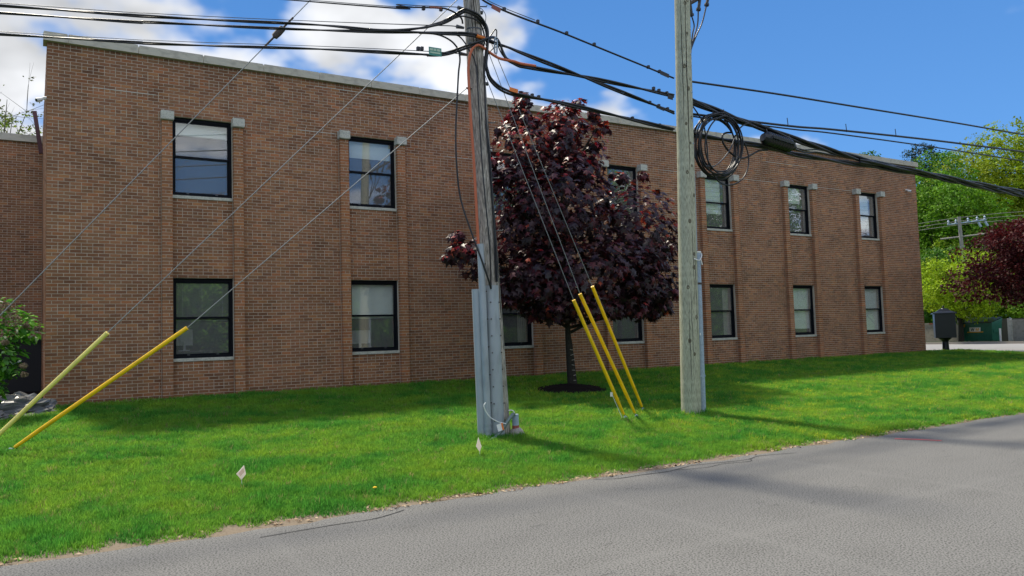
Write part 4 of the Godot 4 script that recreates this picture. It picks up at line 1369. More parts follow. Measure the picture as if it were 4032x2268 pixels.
func flag(label: String, at: Vector3, corners: Array, m: Material, m2: Material) -> void:
	var t := thing("marker_flag", label, "marker flag", "small marker flags in the grass", at)
	var b := MB.new()
	var p := []
	for c in corners:
		p.append(Vector3(c[0], c[1], c[2]))
	b.quad(p[0], p[1], p[2], p[3], Vector3.BACK)
	b.quad(p[0] - Vector3(0, 0, 0.002), p[1] - Vector3(0, 0, 0.002), p[2] - Vector3(0, 0, 0.002), p[3] - Vector3(0, 0, 0.002), Vector3.FORWARD)
	var cl := piece("flag", b, m, t)
	var s := MB.new()
	var lo: Vector3 = p[2]
	s.tube(PackedVector3Array([lo.lerp(p[0], 0.15), lo, Vector3(0.02, -0.08, 0)]), [0.003], 5)
	piece("stem", s, M.white, t)
	if m2:
		var q := MB.new()
		for k in 4:
			var y := lerpf(0.25, 0.75, k / 3.0)
			var l: Vector3 = (p[1] as Vector3).lerp(p[2], y * 0.7)
			var r: Vector3 = (p[0] as Vector3).lerp(p[3], y * 0.7)
			q.quad(l.lerp(r, 0.2) + Vector3(0, 0, 0.002), l.lerp(r, 0.85) + Vector3(0, 0, 0.002), l.lerp(r, 0.85) + Vector3(0, -0.008, 0.002), l.lerp(r, 0.2) + Vector3(0, -0.008, 0.002), Vector3.BACK)
		piece("print", q, m2, cl)


func lawn_things() -> void:
	flag("tilted white flag with faded pink print on the lawn left of the poles", Vector3(1.90, 0.07, -8.75), [[0.03, 0.25, 0], [-0.055, 0.17, 0.02], [0.0, 0.10, 0.01], [0.05, 0.155, 0]], M.pink_white, M.rosy)
	flag("drooping plain white flag in the grass before the leaning pole", Vector3(4.83, 0.07, -8.85), [[0.0, 0.27, 0], [-0.045, 0.16, 0.015], [0.008, 0.085, 0.01], [0.042, 0.15, 0]], M.pink_white, null)
	var t := thing("marker_flag", "square white flag with an orange edge leaning on the conduit foot", "marker flag", "small marker flags in the grass")
	var b := MB.new()
	b.quad(Vector3(5.6, 0.36, -9.72), Vector3(5.7, 0.385, -9.72), Vector3(5.71, 0.285, -9.70), Vector3(5.615, 0.265, -9.70), Vector3.BACK)
	piece("flag", b, M.white, t)
	var b2 := MB.new()
	b2.quad(Vector3(5.67, 0.378, -9.716), Vector3(5.7, 0.385, -9.716), Vector3(5.712, 0.285, -9.696), Vector3(5.685, 0.28, -9.696), Vector3.BACK)
	piece("stripe", b2, M.orange_tag, t)
	var w := MB.new()
	w.tube(smooth_line([5.47, 0.68, -9.78, 5.44, 0.64, -9.78, 5.46, 0.57, -9.78, 5.53, 0.47, -9.77, 5.64, 0.4, -9.75, 5.77, 0.36, -9.74], 6), [0.008], 7)
	tag(piece("white_cable", w, M.white), "thin white cable curving in front of the grey conduits", "cable")
	var w2 := MB.new()
	w2.tube(smooth_line([5.93, 0.515, -9.97, 5.98, 0.525, -9.95, 6.02, 0.51, -9.95, 6.04, 0.48, -9.95, 6.05, 0.40, -9.95], 6), [0.008], 7)
	tag(piece("white_cable", w2, M.white), "short white cable bent into the top of the grey stub post", "cable")
	var h := MB.new()
	h.tube(smooth_line([5.44, 0.06, -9.74, 5.5, 0.14, -9.74, 5.62, 0.21, -9.74, 5.72, 0.29, -9.75, 5.79, 0.37, -9.76, 5.89, 0.45, -9.8, 5.97, 0.475, -9.87, 6.03, 0.45, -9.93], 6), [0.022], 10)
	h.tube(smooth_line([5.52, 0.1, -9.77, 5.64, 0.19, -9.77, 5.78, 0.31, -9.79, 5.9, 0.42, -9.83, 6.0, 0.44, -9.9], 6), [0.016], 10)
	tag(piece("flexible_hose", h, M.hose), "grey flexible hose arching from the grass into the stub post", "hose")
	var s := thing("stub_post", "short grey stub post in a pink-stained concrete foot beside the leaning pole", "post")
	var p := MB.new()
	p.tube(PackedVector3Array([Vector3(6.06, 0.1, -9.95), Vector3(6.055, 0.46, -9.95)]), [0.05], 18)
	piece("pipe", p, M.galvanized, s)
	var f := MB.new()
	f.lathe(Vector3(6.07, 0.135, -9.95), [Vector2(0.13, 0), Vector2(0.125, 0.05), Vector2(0.085, 0.10), Vector2(0.052, 0.13), Vector2(0.0, 0.13)], 20)
	piece("foot", f, M.concrete, s)
	var st := MB.new()
	st.tube(PackedVector3Array([Vector3(6.058, 0.25, -9.95), Vector3(6.057, 0.30, -9.95)]), [0.0525], 18)
	piece("paint_stain", st, M.red_concrete, s)
	# one dandelion
	var d := thing("dandelion", "single yellow dandelion at the grass edge by the road", "flower", "", Vector3(2.93, 0.02, -7.55))
	var bl := MB.new()
	bl.lathe(Vector3(0, 0.11, 0), [Vector2(0.0, 0), Vector2(0.022, 0.006), Vector2(0.018, 0.014), Vector2(0, 0.018)], 12)
	piece("bloom", bl, M.yellow, d)
	var sm := MB.new()
	sm.tube(PackedVector3Array([Vector3.ZERO, Vector3(0, 0.115, 0)]), [0.003], 5)
	piece("stem", sm, M.far_ground, d)
	# the security cameras
	for q in [[Vector3(XL, 6.62, -17.95), PI * 0.5 + 2.9, "white security camera on the left corner of the building, seen against the sky"], [Vector3(28.75, 6.76, FZ), 0.5, "white security camera high on the right end of the facade"]]:
		var c := thing("security_camera", q[2], "camera", "", q[0], 0.0)
		var out := Vector3(-1, 0, 0) if q[1] > 1.0 else Vector3(0, 0, 1)
		var mb := MB.new()
		mb.tube(PackedVector3Array([Vector3.ZERO, out * 0.04, out * 0.09 + Vector3(0, -0.02, 0)]), [0.04, 0.035, 0.018], 14)
		piece("mount", mb, M.white, c)
		var hb := MB.new()
		var dir := (out + Vector3(0.5, -0.45, 0.3)).normalized() if q[1] < 1.0 else Vector3(-0.75, -0.35, 0.5).normalized()
		var o := out * 0.09 + Vector3(0, -0.035, 0)
		hb.tube(PackedVector3Array([o - dir * 0.02, o, o + dir * 0.10, o + dir * 0.108]), [0.02, 0.04, 0.044, 0.038], 16)
		piece("housing", hb, M.white, c)
		var lb := MB.new()
		lb.tube(PackedVector3Array([o + dir * 0.105, o + dir * 0.112]), [0.03], 14)
		piece("lens", lb, M.black_metal, c)
	# maroon flashing in the corner
	var dp := MB.new()
	dp.box(Vector3(0.09, 7.5, -24.55), Vector3(0.10, 1.15, 0.12), Basis(Vector3.BACK, 0.14))
	tag(piece("metal_flashing", dp, M.maroon), "dark red metal flashing leaning in the corner above the lower wing's coping", "flashing")
	var dd := thing("recess_shade_panel", "added black panel standing in for deep shade low on the wing wall, half hidden by the shrub", "door")  # no real door: black panel added for the recess shade behind the shrub
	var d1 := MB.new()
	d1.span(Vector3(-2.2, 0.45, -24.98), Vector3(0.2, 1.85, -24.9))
	piece("shade_board", d1, M.painted_shade, dd)
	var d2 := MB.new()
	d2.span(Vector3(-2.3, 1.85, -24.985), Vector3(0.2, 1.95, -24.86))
	piece("shade_board_top", d2, M.painted_shade, dd)


# ---------------------------------------------------------------- plants

func tube_branch(b: MB, a: Vector3, e: Vector3, r0: float, r1: float, bend: float, sides := 7) -> Vector3:
	var m := a.lerp(e, 0.5) + Vector3(rng.randf_range(-1, 1), rng.randf_range(-0.3, 0.8), rng.randf_range(-1, 1)) * bend
	var line := smooth_line([a.x, a.y, a.z, m.x, m.y, m.z, e.x, e.y, e.z], 4)
	var rad := []
	for i in line.size():
		rad.append(lerpf(r0, r1, float(i) / (line.size() - 1)))
	b.tube(line, rad, sides, false)
	return m


func maple_leaf() -> MB:
	# five pointed lobes, folded a little along the midrib
	var b := MB.new()
	var rim := [Vector2(0, -0.30), Vector2(0.16, -0.36), Vector2(0.40, -0.26), Vector2(0.25, -0.06), Vector2(0.56, 0.20), Vector2(0.22, 0.16), Vector2(0.13, 0.26), Vector2(0.0, 0.64)]
	var pts := []
	for p: Vector2 in rim:
		pts.append(p)
	for i in range(rim.size() - 2, 0, -1):
		pts.append(Vector2(-rim[i].x, rim[i].y))
	var mid := Vector3(0, 0.02, 0)
	for i in pts.size():
		var p: Vector2 = pts[i]
		var q: Vector2 = pts[(i + 1) % pts.size()]
		var a := Vector3(p.x, -absf(p.x) * 0.22 - p.y * p.y * 0.18, -p.y)
		var e := Vector3(q.x, -absf(q.x) * 0.22 - q.y * q.y * 0.18, -q.y)
		b.flat(mid, a, e, Vector3.UP)
	return b


func simple_leaf(wide: float, fold: float) -> MB:
	var b := MB.new()
	var rim := [Vector2(0, -0.5), Vector2(wide * 0.75, -0.22), Vector2(wide, 0.02), Vector2(wide * 0.55, 0.3), Vector2(0, 0.55)]
	for s: float in [-1.0, 1.0]:
		for i in 4:
			var p: Vector2 = rim[i]
			var q: Vector2 = rim[i + 1]
			b.flat(Vector3(0, -0.1 * p.y * p.y, -p.y), Vector3(p.x * s, p.x * fold - 0.1 * p.y * p.y, -p.y), Vector3(q.x * s, q.x * fold - 0.1 * q.y * q.y, -q.y), Vector3.UP)
			b.flat(Vector3(0, -0.1 * p.y * p.y, -p.y), Vector3(q.x * s, q.x * fold - 0.1 * q.y * q.y, -q.y), Vector3(0, -0.1 * q.y * q.y, -q.y), Vector3.UP)
	return b


func leaf_clump(sd: int, n: int, size: float, spread: float) -> MB:
	var r := RandomNumberGenerator.new()
	r.seed = sd
	var b := MB.new()
	for i in n:
		var o := Vector3(r.randf_range(-1, 1), r.randf_range(-0.6, 0.6), r.randf_range(-1, 1)) * spread
		var t := Basis.from_euler(Vector3(r.randf_range(-0.9, 0.9), r.randf() * TAU, r.randf_range(-0.9, 0.9)))
		var s := size * r.randf_range(0.7, 1.3)
		b.tint = Color.WHITE * r.randf_range(0.8, 1.2)
		b.quad(o + t * Vector3(-0.5, 0, 0) * s, o + t * Vector3(0, 0.08, 0.36) * s, o + t * Vector3(0.55, 0, 0) * s, o + t * Vector3(0, 0.08, -0.36) * s, t * Vector3.UP)
	return b


func leaf_basis(outward: Vector3, droop: float) -> Basis:
	var up := (Vector3.UP * (1.0 - droop) + outward * (0.35 + droop) + Vector3(rng.randf_range(-1, 1), rng.randf_range(-1, 1), rng.randf_range(-1, 1)) * 0.55).normalized()
	var f := Vector3(rng.randf_range(-1, 1), -0.3, rng.randf_range(-1, 1)) + outward * 1.2
	f = (f - up * f.dot(up)).normalized()
	return Basis(up.cross(-f).normalized(), up, -f).orthonormalized()


func in_blob(blobs: Array) -> Array:
	# a random place in one of the ellipsoids, mostly near its surface, and the outward direction there
	var tot := 0.0
	for q: Array in blobs:
		tot += q[6]
	var pick := rng.randf() * tot
	var g: Array = blobs[0]
	for q: Array in blobs:
		pick -= q[6]
		if pick <= 0.0:
			g = q
			break
	var d := Vector3(rng.randfn(), rng.randfn(), rng.randfn()).normalized()
	var r := 1.0 - absf(rng.randfn(0.0, 0.26))
	var p := Vector3(g[0] + d.x * g[3] * r, g[1] + d.y * g[4] * r, g[2] + d.z * g[5] * r)
	return [p, Vector3(d.x / g[3], d.y / g[4], d.z / g[5]).normalized()]


func blob(x: float, y: float, z: float, rx: float, ry: float, rz: float) -> Array:
	return [x, y, z, rx, ry, rz, pow(rx * ry * rz, 0.6667)]


func purple_maple() -> void:
	var t := thing("maple_tree", "young dark purple maple in a mulch ring against the facade", "tree")
	var z := -14.6
	var blobs := [
		blob(10.7, 3.0, z, 2.2, 1.15, 1.8), blob(12.25, 4.0, z + 0.1, 1.15, 1.25, 1.2), blob(12.75, 2.95, z, 0.85, 0.9, 0.9), blob(12.0, 2.35, z + 0.4, 0.8, 0.5, 0.8),
		blob(10.1, 4.5, z + 0.1, 1.35, 1.3, 1.4), blob(9.35, 2.75, z + 0.3, 0.75, 0.85, 0.9), blob(9.15, 4.3, z + 0.2, 0.75, 1.1, 0.9), blob(9.3, 5.7, z, 0.72, 0.95, 0.75),
		blob(9.25, 6.5, z, 0.32, 0.42, 0.35), blob(10.3, 6.2, z, 0.6, 0.8, 0.7), blob(10.4, 6.62, z, 0.22, 0.38, 0.25), blob(11.0, 5.8, z, 0.55, 0.8, 0.6), blob(11.35, 6.4, z, 0.2, 0.3, 0.2),
		blob(7.75, 3.35, z + 0.3, 0.62, 0.32, 0.4), blob(8.3, 3.05, z + 0.2, 0.55, 0.4, 0.5), blob(8.6, 2.6, z + 0.3, 0.4, 0.3, 0.4), blob(8.55, 5.0, z, 0.3, 0.3, 0.3), blob(13.35, 3.5, z, 0.3, 0.3, 0.3), blob(10.3, 2.15, z + 0.3, 1.3, 0.35, 1.2), blob(13.1, 2.4, z, 0.45, 0.35, 0.4)]
	# small sprays of leaves that break the outline
	var big := blobs.duplicate()
	for i in 170:
		var q: Array = big[rng.randi() % big.size()]
		var d := Vector3(rng.randfn(), rng.randfn() + 0.25, rng.randfn() * 0.7).normalized()
		var r := rng.randf_range(0.08, 0.21)
		var o: float = rng.randf_range(1.0, 1.1) + 0.06 / float(q[3])
		var p := Vector3(q[0] + d.x * q[3] * o, q[1] + d.y * q[4] * o, q[2] + d.z * q[5] * o)
		if p.y > 2.0 and p.y < 6.95:
			var e := blob(p.x, p.y, p.z, r, r * 0.9, r)
			e[6] *= 1.5
			blobs.append(e)
	var wood := MB.new()
	var foot := Vector3(10.57, 0.3, -14.8)
	var fork := Vector3(10.38, 1.75, -14.65)
	var line := smooth_line([foot.x, foot.y, foot.z, 10.5, 0.9, -14.75, 10.42, 1.4, -14.68, fork.x, fork.y, fork.z, 10.35, 3.0, z, 10.3, 4.6, z, 10.35, 6.4, z], 5)
	var rad := []
	for i in line.size():
		rad.append(lerpf(0.125, 0.012, pow(float(i) / (line.size() - 1), 0.8)))
	wood.tube(line, rad, 14, false)
	for q: Array in big:
		var c := Vector3(q[0], q[1], q[2])
		var s := line[clampi(int(lerpf(14, 28, clampf((c.y - 2.0) / 5.0, 0, 1))), 0, line.size() - 1)]
		tube_branch(wood, s, c, 0.04, 0.012, 0.15)
		for k in 5:
			var d := Vector3(rng.randfn(), rng.randfn() * 0.8, rng.randfn()).normalized()
			tube_branch(wood, c, c + d * Vector3(q[3], q[4], q[5]) * 0.75, 0.014, 0.004, 0.08, 5)
	piece("trunk", wood, M.dark_bark, t)
	var sc := MB.new()
	for k in 7:
		var p := foot.lerp(fork, 0.18 + 0.08 * k)
		sc.box(p + Vector3(0.01 * sin(k * 2.0), 0, 0.112 - 0.004 * k), Vector3(0.06 + 0.03 * absf(sin(k * 3.0)), 0.012, 0.012), Basis(Vector3.BACK, 0.25 * sin(k * 1.7)))
	piece("bark_scar", sc, M.concrete, t)
	var shape := maple_leaf().mesh(M.maple)
	var hole := FastNoiseLite.new()
	hole.seed = 31
	hole.frequency = 0.8
	var tones := []
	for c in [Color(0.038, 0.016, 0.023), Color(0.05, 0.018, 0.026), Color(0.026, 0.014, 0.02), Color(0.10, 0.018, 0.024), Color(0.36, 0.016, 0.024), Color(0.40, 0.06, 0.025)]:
		var m: StandardMaterial3D = M.maple.duplicate()
		m.vertex_color_use_as_albedo = false
		m.albedo_color = (c as Color).linear_to_srgb()
		tones.append([c, m])
	var crown := Node3D.new()
	crown.name = "crown"
	t.add_child(crown)
	var buf := PackedFloat32Array()
	var singles := 0
	for i in 15500:
		var g := in_blob(blobs)
		var p: Vector3 = g[0]
		var d: Vector3 = g[1]
		if hole.get_noise_3dv(p * 1.35) < -0.15 and rng.randf() < 0.93:
			continue
		if p.y < 1.85 or p.x > 13.6 or p.z < FZ + 0.4:
			continue
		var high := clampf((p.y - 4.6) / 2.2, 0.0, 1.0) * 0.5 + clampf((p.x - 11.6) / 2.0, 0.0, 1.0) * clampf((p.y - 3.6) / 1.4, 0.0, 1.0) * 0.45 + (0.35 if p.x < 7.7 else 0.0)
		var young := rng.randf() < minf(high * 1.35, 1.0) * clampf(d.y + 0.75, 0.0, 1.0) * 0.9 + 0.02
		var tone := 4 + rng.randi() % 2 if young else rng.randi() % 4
		var s := rng.randf_range(0.14, 0.22) * (0.75 if young else 1.0)
		var bs := leaf_basis(d, 0.45).scaled_local(Vector3(s, s, s))
		if singles < 300 and d.z > 0.6 and i % 6 == 0:
			singles += 1
			var o := put("leaf", shape, crown)
			o.material_override = tones[tone][1]
			o.transform = Transform3D(bs, p + d * 0.05)
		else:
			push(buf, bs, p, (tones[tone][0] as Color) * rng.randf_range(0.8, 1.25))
	many("leaves", shape, buf, crown)


func hydrangea() -> void:
	var t := thing("hydrangea_shrub", "leafy green shrub with dry tan flower heads beside the building's left corner", "shrub")
	var blobs := [blob(-0.55, 2.1, -16.6, 0.55, 0.5, 0.5), blob(-0.1, 2.0, -16.7, 0.28, 0.3, 0.35), blob(-0.5, 1.5, -16.4, 0.42, 0.35, 0.45), blob(-0.35, 1.3, -16.4, 0.24, 0.2, 0.3), blob(-1.2, 2.0, -16.8, 0.7, 0.8, 0.7), blob(-1.2, 1.1, -16.5, 0.6, 0.5, 0.5), blob(-0.65, 0.95, -16.4, 0.28, 0.3, 0.3)]
	var wood := MB.new()
	for q: Array in blobs:
		for k in 3:
			tube_branch(wood, Vector3(-0.9 + rng.randf_range(-0.2, 0.2), 0.45, -16.7), Vector3(q[0], q[1], q[2]) + Vector3(rng.randf_range(-0.2, 0.2), 0.1, rng.randf_range(-0.2, 0.2)), 0.014, 0.006, 0.1, 6)
	piece("stems", wood, M.bark, t)
	var foliage := Node3D.new()
	foliage.name = "foliage"
	t.add_child(foliage)
	var shape := simple_leaf(0.3, 0.25).mesh(M.shrub)
	var tones := []
	for c in [Color(0.09, 0.27, 0.025), Color(0.14, 0.36, 0.03), Color(0.06, 0.19, 0.03)]:
		var m: StandardMaterial3D = M.shrub.duplicate()
		m.vertex_color_use_as_albedo = false
		m.albedo_color = (c as Color).linear_to_srgb()
		tones.append([c, m])
	var buf := PackedFloat32Array()
	var singles := 0
	for i in 2300:
		var g := in_blob(blobs)
		var p: Vector3 = g[0]
		if p.x > 0.19:
			continue
		var tone := rng.randi() % 3
		var s := rng.randf_range(0.08, 0.15)
		var bs := leaf_basis(g[1], 0.1).scaled_local(Vector3(s, s, s))
		if singles < 140 and (g[1] as Vector3).z > 0.45 and p.x > -0.95:
			singles += 1
			var o := put("leaf", shape, foliage)
			o.material_override = tones[tone][1]
			o.transform = Transform3D(bs, p)
		else:
			push(buf, bs, p, (tones[tone][0] as Color) * rng.randf_range(0.8, 1.3))
	many("leaves", shape, buf, foliage)
	var pet := leaf_clump(3, 5, 1.0, 0.4).mesh(M.dry_bloom)
	for q in [[-0.42, 2.38, -16.2, 0.10], [-0.3, 2.14, -16.15, 0.13], [-0.55, 2.27, -16.1, 0.09], [0.08, 2.0, -16.5, 0.05], [-0.1, 2.05, -16.35, 0.045], [-0.4, 1.76, -16.0, 0.05], [-0.13, 1.35, -16.1, 0.05], [-0.12, 1.2, -16.15, 0.05]]:
		var fb := PackedFloat32Array()
		for k in 150:
			var d := Vector3(rng.randfn(), rng.randfn(), rng.randfn()).normalized()
			var p := Vector3(q[0], q[1], q[2]) + d * Vector3(q[3] * 1.15, q[3] * 0.85, q[3]) * rng.randf_range(0.8, 1.0)
			push(fb, Basis.from_euler(Vector3(rng.randf() * TAU, rng.randf() * TAU, 0)).scaled_local(Vector3.ONE * 0.024), p, Color(0.36, 0.27, 0.18) * rng.randf_range(0.7, 1.25))
		many("flower_head", pet, fb, t)
	# what lies in the bed below it
	var f := FastNoiseLite.new()
	f.frequency = 2.6
	f.fractal_octaves = 3
	f.seed = 5
	for q in [["plastic_sheet", "crumpled grey plastic sheet heaped in the bed left of the building corner", "plastic sheet", -0.35, -16.9, 0.75, 0.36, 0.5, "sheet"], ["boulder", "grey boulder half buried at the left edge below the shrub", "boulder", -0.75, -16.1, 0.45, 0.2, 0.35, "rock"], ["boulder", "flat dark stone in front of the plastic sheet", "boulder", -0.15, -16.35, 0.2, 0.08, 0.14, "rock"]]:
		var b := MB.new()
		var rows := 14
		var cols := 26
		for i in rows:
			for j in cols:
				var pp := []
				for e in [[i, j], [i + 1, j], [i + 1, j + 1], [i, j + 1]]:
					var th: float = PI * 0.5 * e[0] / rows
					var ph: float = TAU * (e[1] % cols) / cols
					var d := Vector3(cos(ph) * sin(th), cos(th), sin(ph) * sin(th))
					var r := 1.0 + 0.42 * f.get_noise_3dv(d * 0.9 + Vector3(q[3], 0, q[4]))
					pp.append(Vector3(q[3] + d.x * q[5] * r, gy(0, q[4]) + d.y * q[6] * r, q[4] + d.z * q[7] * r))
				b.quad(pp[0], pp[1], pp[2], pp[3], (pp[0] as Vector3) - Vector3(q[3], 0.2, q[4]))
		tag(piece(q[0], b, M[q[8]]), q[1], q[2])


var clumps := {}


func tree(called: String, label: String, at: Vector3, height: float, crown_w: float, crown_low: float, tone: Color, leaves: int, leaf_size: float, loose: float, trunk_r: float, group := "", lobes := 9, category := "tree") -> Node3D:
	var t := thing(called, label, category, group)
	var wood := MB.new()
	var cy := (height + crown_low) * 0.5
	var top := at + Vector3(rng.randf_range(-0.04, 0.04) * height, height * 0.93, rng.randf_range(-0.04, 0.04) * height)
	var mid := at.lerp(top, 0.5) + Vector3(rng.randf_range(-1, 1), 0, rng.randf_range(-1, 1)) * height * 0.02
	var line := smooth_line([at.x, at.y - 0.1, at.z, mid.x, mid.y, mid.z, top.x, top.y, top.z], 8)
	var rad := []
	for i in line.size():
		rad.append(lerpf(trunk_r, trunk_r * 0.08, float(i) / (line.size() - 1)))
	wood.tube(line, rad, 9, false)
	var blobs := []
	var hy := (height - crown_low) * 0.5
	for i in lobes:
		var a := i * 2.399 + rng.randf_range(-0.3, 0.3)
		var v := lerpf(-0.8, 0.85, (i + 0.5) / lobes)
		var rr := sqrt(maxf(0.05, 1.0 - v * v)) * rng.randf_range(0.45, 0.68)
		var c := at + Vector3(cos(a) * rr * crown_w * 0.5, cy + v * hy * 0.78, sin(a) * rr * crown_w * 0.5)
		var s := rng.randf_range(0.30, 0.44)
		blobs.append(blob(c.x, c.y, c.z, crown_w * s, minf(hy * s * 1.05, crown_w * 0.4), crown_w * s))
		var fi := clampi(int((c.y - at.y) / height * line.size()) - 4, 3, line.size() - 3)
		tube_branch(wood, line[fi], c, trunk_r * 0.3, trunk_r * 0.08, crown_w * 0.03, 6)
		for k in 4:
			var d := Vector3(rng.randfn(), absf(rng.randfn()), rng.randfn()).normalized()
			tube_branch(wood, c, c + d * crown_w * s * 0.9, trunk_r * 0.09, trunk_r * 0.02, crown_w * 0.02, 5)
	piece("trunk", wood, M.bark if loose > 0.3 else M.dark_bark, t)
	var key := "%.2f" % leaf_size
	if not clumps.has(key):
		clumps[key] = leaf_clump(int(leaf_size * 100), 9, leaf_size, leaf_size * 1.5).mesh(M.leaf)
	var hole := FastNoiseLite.new()
	hole.seed = int(at.x * 13.0) + 5
	hole.frequency = 2.6 / crown_w
	var buf := PackedFloat32Array()
	for i in leaves:
		var g := in_blob(blobs)
		var p: Vector3 = g[0]
		var nn := hole.get_noise_3dv(p)
		if nn < -0.18 + loose * 0.5 and rng.randf() < 0.8:
			continue
		var s := rng.randf_range(0.7, 1.25)
		var c := tone * rng.randf_range(0.55, 1.15)
		c = c.lerp(Color(c.r * 1.25, c.g * 1.05, c.b * 0.8), rng.randf())
		push(buf, leaf_basis(g[1], 0.2).scaled_local(Vector3(s, s, s)), p, c)
	many("crown", clumps[key], buf, t)
	return t


func trees() -> void:
	var gr := "trees beyond the street at right"
	tree("street_tree", "small bright lime-green street tree in front of the block wall", Vector3(42.0, 0.55, -23.4), 5.0, 3.9, 0.9, Color(0.30, 0.48, 0.02), 2400, 0.13, 0.02, 0.16)
	var g0 := Color(0.09, 0.22, 0.025)
	tree("leafy_tree", "dense mid-green tree rising right behind the building's far corner", Vector3(63.0, 0.5, -38.0), 15.6, 9.0, 1.2, Color(0.09, 0.25, 0.02), 4200, 0.22, -0.05, 0.3, gr, 12)
	tree("leafy_tree", "green tree between the far corner and the olive trees", Vector3(59.5, 0.5, -33.0), 12.6, 7.0, 1.0, Color(0.13, 0.31, 0.018), 3200, 0.22, 0.0, 0.25, gr, 11)
	tree("leafy_tree", "thin olive-green tree with a visible forked trunk, left of the tallest tree", Vector3(71.0, 0.5, -37.8), 17.5, 7.5, 3.0, Color(0.27, 0.38, 0.02), 3000, 0.2, 0.2, 0.26, gr, 12)
	tree("leafy_tree", "tall sparse tree with feathery top twigs before the sky", Vector3(81.0, 0.5, -42.5), 20.5, 7.0, 5.0, Color(0.28, 0.38, 0.03), 1800, 0.18, 0.42, 0.24, gr, 12)
	tree("leafy_tree", "tallest yellow-green tree at the right edge of the picture", Vector3(75.0, 0.5, -35.1), 19.6, 9.5, 2.0, Color(0.28, 0.42, 0.015), 5000, 0.22, 0.05, 0.3, gr, 13)
	tree("leafy_tree", "yellow-green tree partly cut off by the right edge", Vector3(80.5, 0.5, -33.0), 19.5, 10.5, 2.0, Color(0.26, 0.40, 0.016), 4200, 0.22, 0.05, 0.3, gr, 12)
	tree("leafy_tree", "round green treetop just showing over the roof, right one of two", Vector3(63.8, 0.5, -43.2), 17.0, 3.4, 9.0, Color(0.08, 0.2, 0.02), 700, 0.2, 0.15, 0.2, gr, 7)
	tree("leafy_tree", "small green treetop just showing over the roof, left one of two", Vector3(64.1, 0.5, -46.0), 17.6, 2.6, 10.0, Color(0.08, 0.2, 0.02), 500, 0.2, 0.2, 0.2, gr, 6)
	tree("conifer_tree", "dark blue-green conifer top above the leafy trees", Vector3(85.0, 0.5, -49.7), 22.4, 5.2, 9.0, Color(0.018, 0.05, 0.03), 1500, 0.24, 0.22, 0.3, "", 11)
	tree("leafy_tree", "dark green tree low behind the lime street tree", Vector3(50.5, 0.5, -29.6), 6.2, 5.0, 0.3, Color(0.07, 0.2, 0.02), 2000, 0.18, -0.1, 0.14, gr, 9)
	tree("leafy_tree", "light green young tree behind the dumpster", Vector3(53.0, 0.5, -26.4), 4.8, 4.5, 0.4, Color(0.18, 0.36, 0.02), 1600, 0.16, 0.0, 0.12, gr, 8)
	tree("leafy_tree", "yellowish young tree around the far utility pole", Vector3(57.5, 0.5, -31.0), 8.0, 5.0, 0.5, Color(0.22, 0.38, 0.02), 2000, 0.18, 0.0, 0.14, gr, 9)
	tree("leafy_tree", "deep green background tree behind the far utility pole", Vector3(92.8, 0.5, -53.7), 18.0, 15.0, 0.5, g0, 3200, 0.3, -0.05, 0.35, gr, 12)
	tree("leafy_tree", "deep green background tree behind the tallest tree", Vector3(103.0, 0.5, -52.0), 19.0, 15.0, 0.5, g0, 3000, 0.3, -0.05, 0.35, gr, 12)
	tree("leafy_tree", "deep green background tree far at the right edge", Vector3(108.0, 0.5, -45.0), 20.0, 16.0, 0.5, g0, 3000, 0.3, -0.05, 0.35, gr, 12)
	tree("leafy_tree", "shady tree behind the fence panel at right", Vector3(60.0, 0.5, -27.0), 8.5, 7.5, 0.4, Color(0.10, 0.25, 0.02), 2600, 0.2, -0.1, 0.2, gr, 10)
	# the second purple maple
	tree("red_maple_tree", "large dark red maple at the right edge in front of the dumpster", Vector3(32.0, 0.45, -14.3), 5.3, 5.6, 1.5, Color(0.075, 0.013, 0.017), 4200, 0.13, -0.05, 0.14, "", 12)
	# trees at the far left
	tree("bare_tree", "sparse twiggy tree with few pale leaves above the lower wing", Vector3(-1.6, 0.5, -53.6), 17.0, 7.5, 8.0, Color(0.14, 0.17, 0.06), 260, 0.16, 0.35, 0.16, "", 14)
	tree("leafy_tree", "yellow-green tree low behind the lower wing's roof", Vector3(-1.8, 0.5, -64.0), 17.8, 6.5, 8.0, Color(0.2, 0.3, 0.03), 700, 0.22, 0.3, 0.2, "", 9)
	# across the road, behind the viewer: what the windows mirror
	var back := [[-5.0, 15.0, 6.8], [2.0, 16.0, 7.2], [9.0, 14.0, 7.0], [16.5, 16.0, 8.2], [24.0, 15.0, 10.5], [33.0, 15.0, 14.5], [42.0, 16.0, 16.5], [52.0, 17.0, 20.0], [64.0, 19.0, 22.0]]
	for i in back.size():
		var q: Array = back[i]
		tree("roadside_tree", "green roadside tree across the road, %s" % ["farthest left", "left of the camera", "just right of the camera", "behind the leaning pole's reflection", "opposite the middle bays", "opposite the fifth bay", "opposite the right bays", "opposite the building's right corner", "farthest right"][i], Vector3(q[0], 0.0, q[1]), q[2], 8.6 + q[2] * 0.15, 0.1, Color(0.12, 0.33, 0.035), 3400, 0.24, -0.1, 0.22, "trees across the road", 10)


# ---------------------------------------------------------------- the far side of the cross street

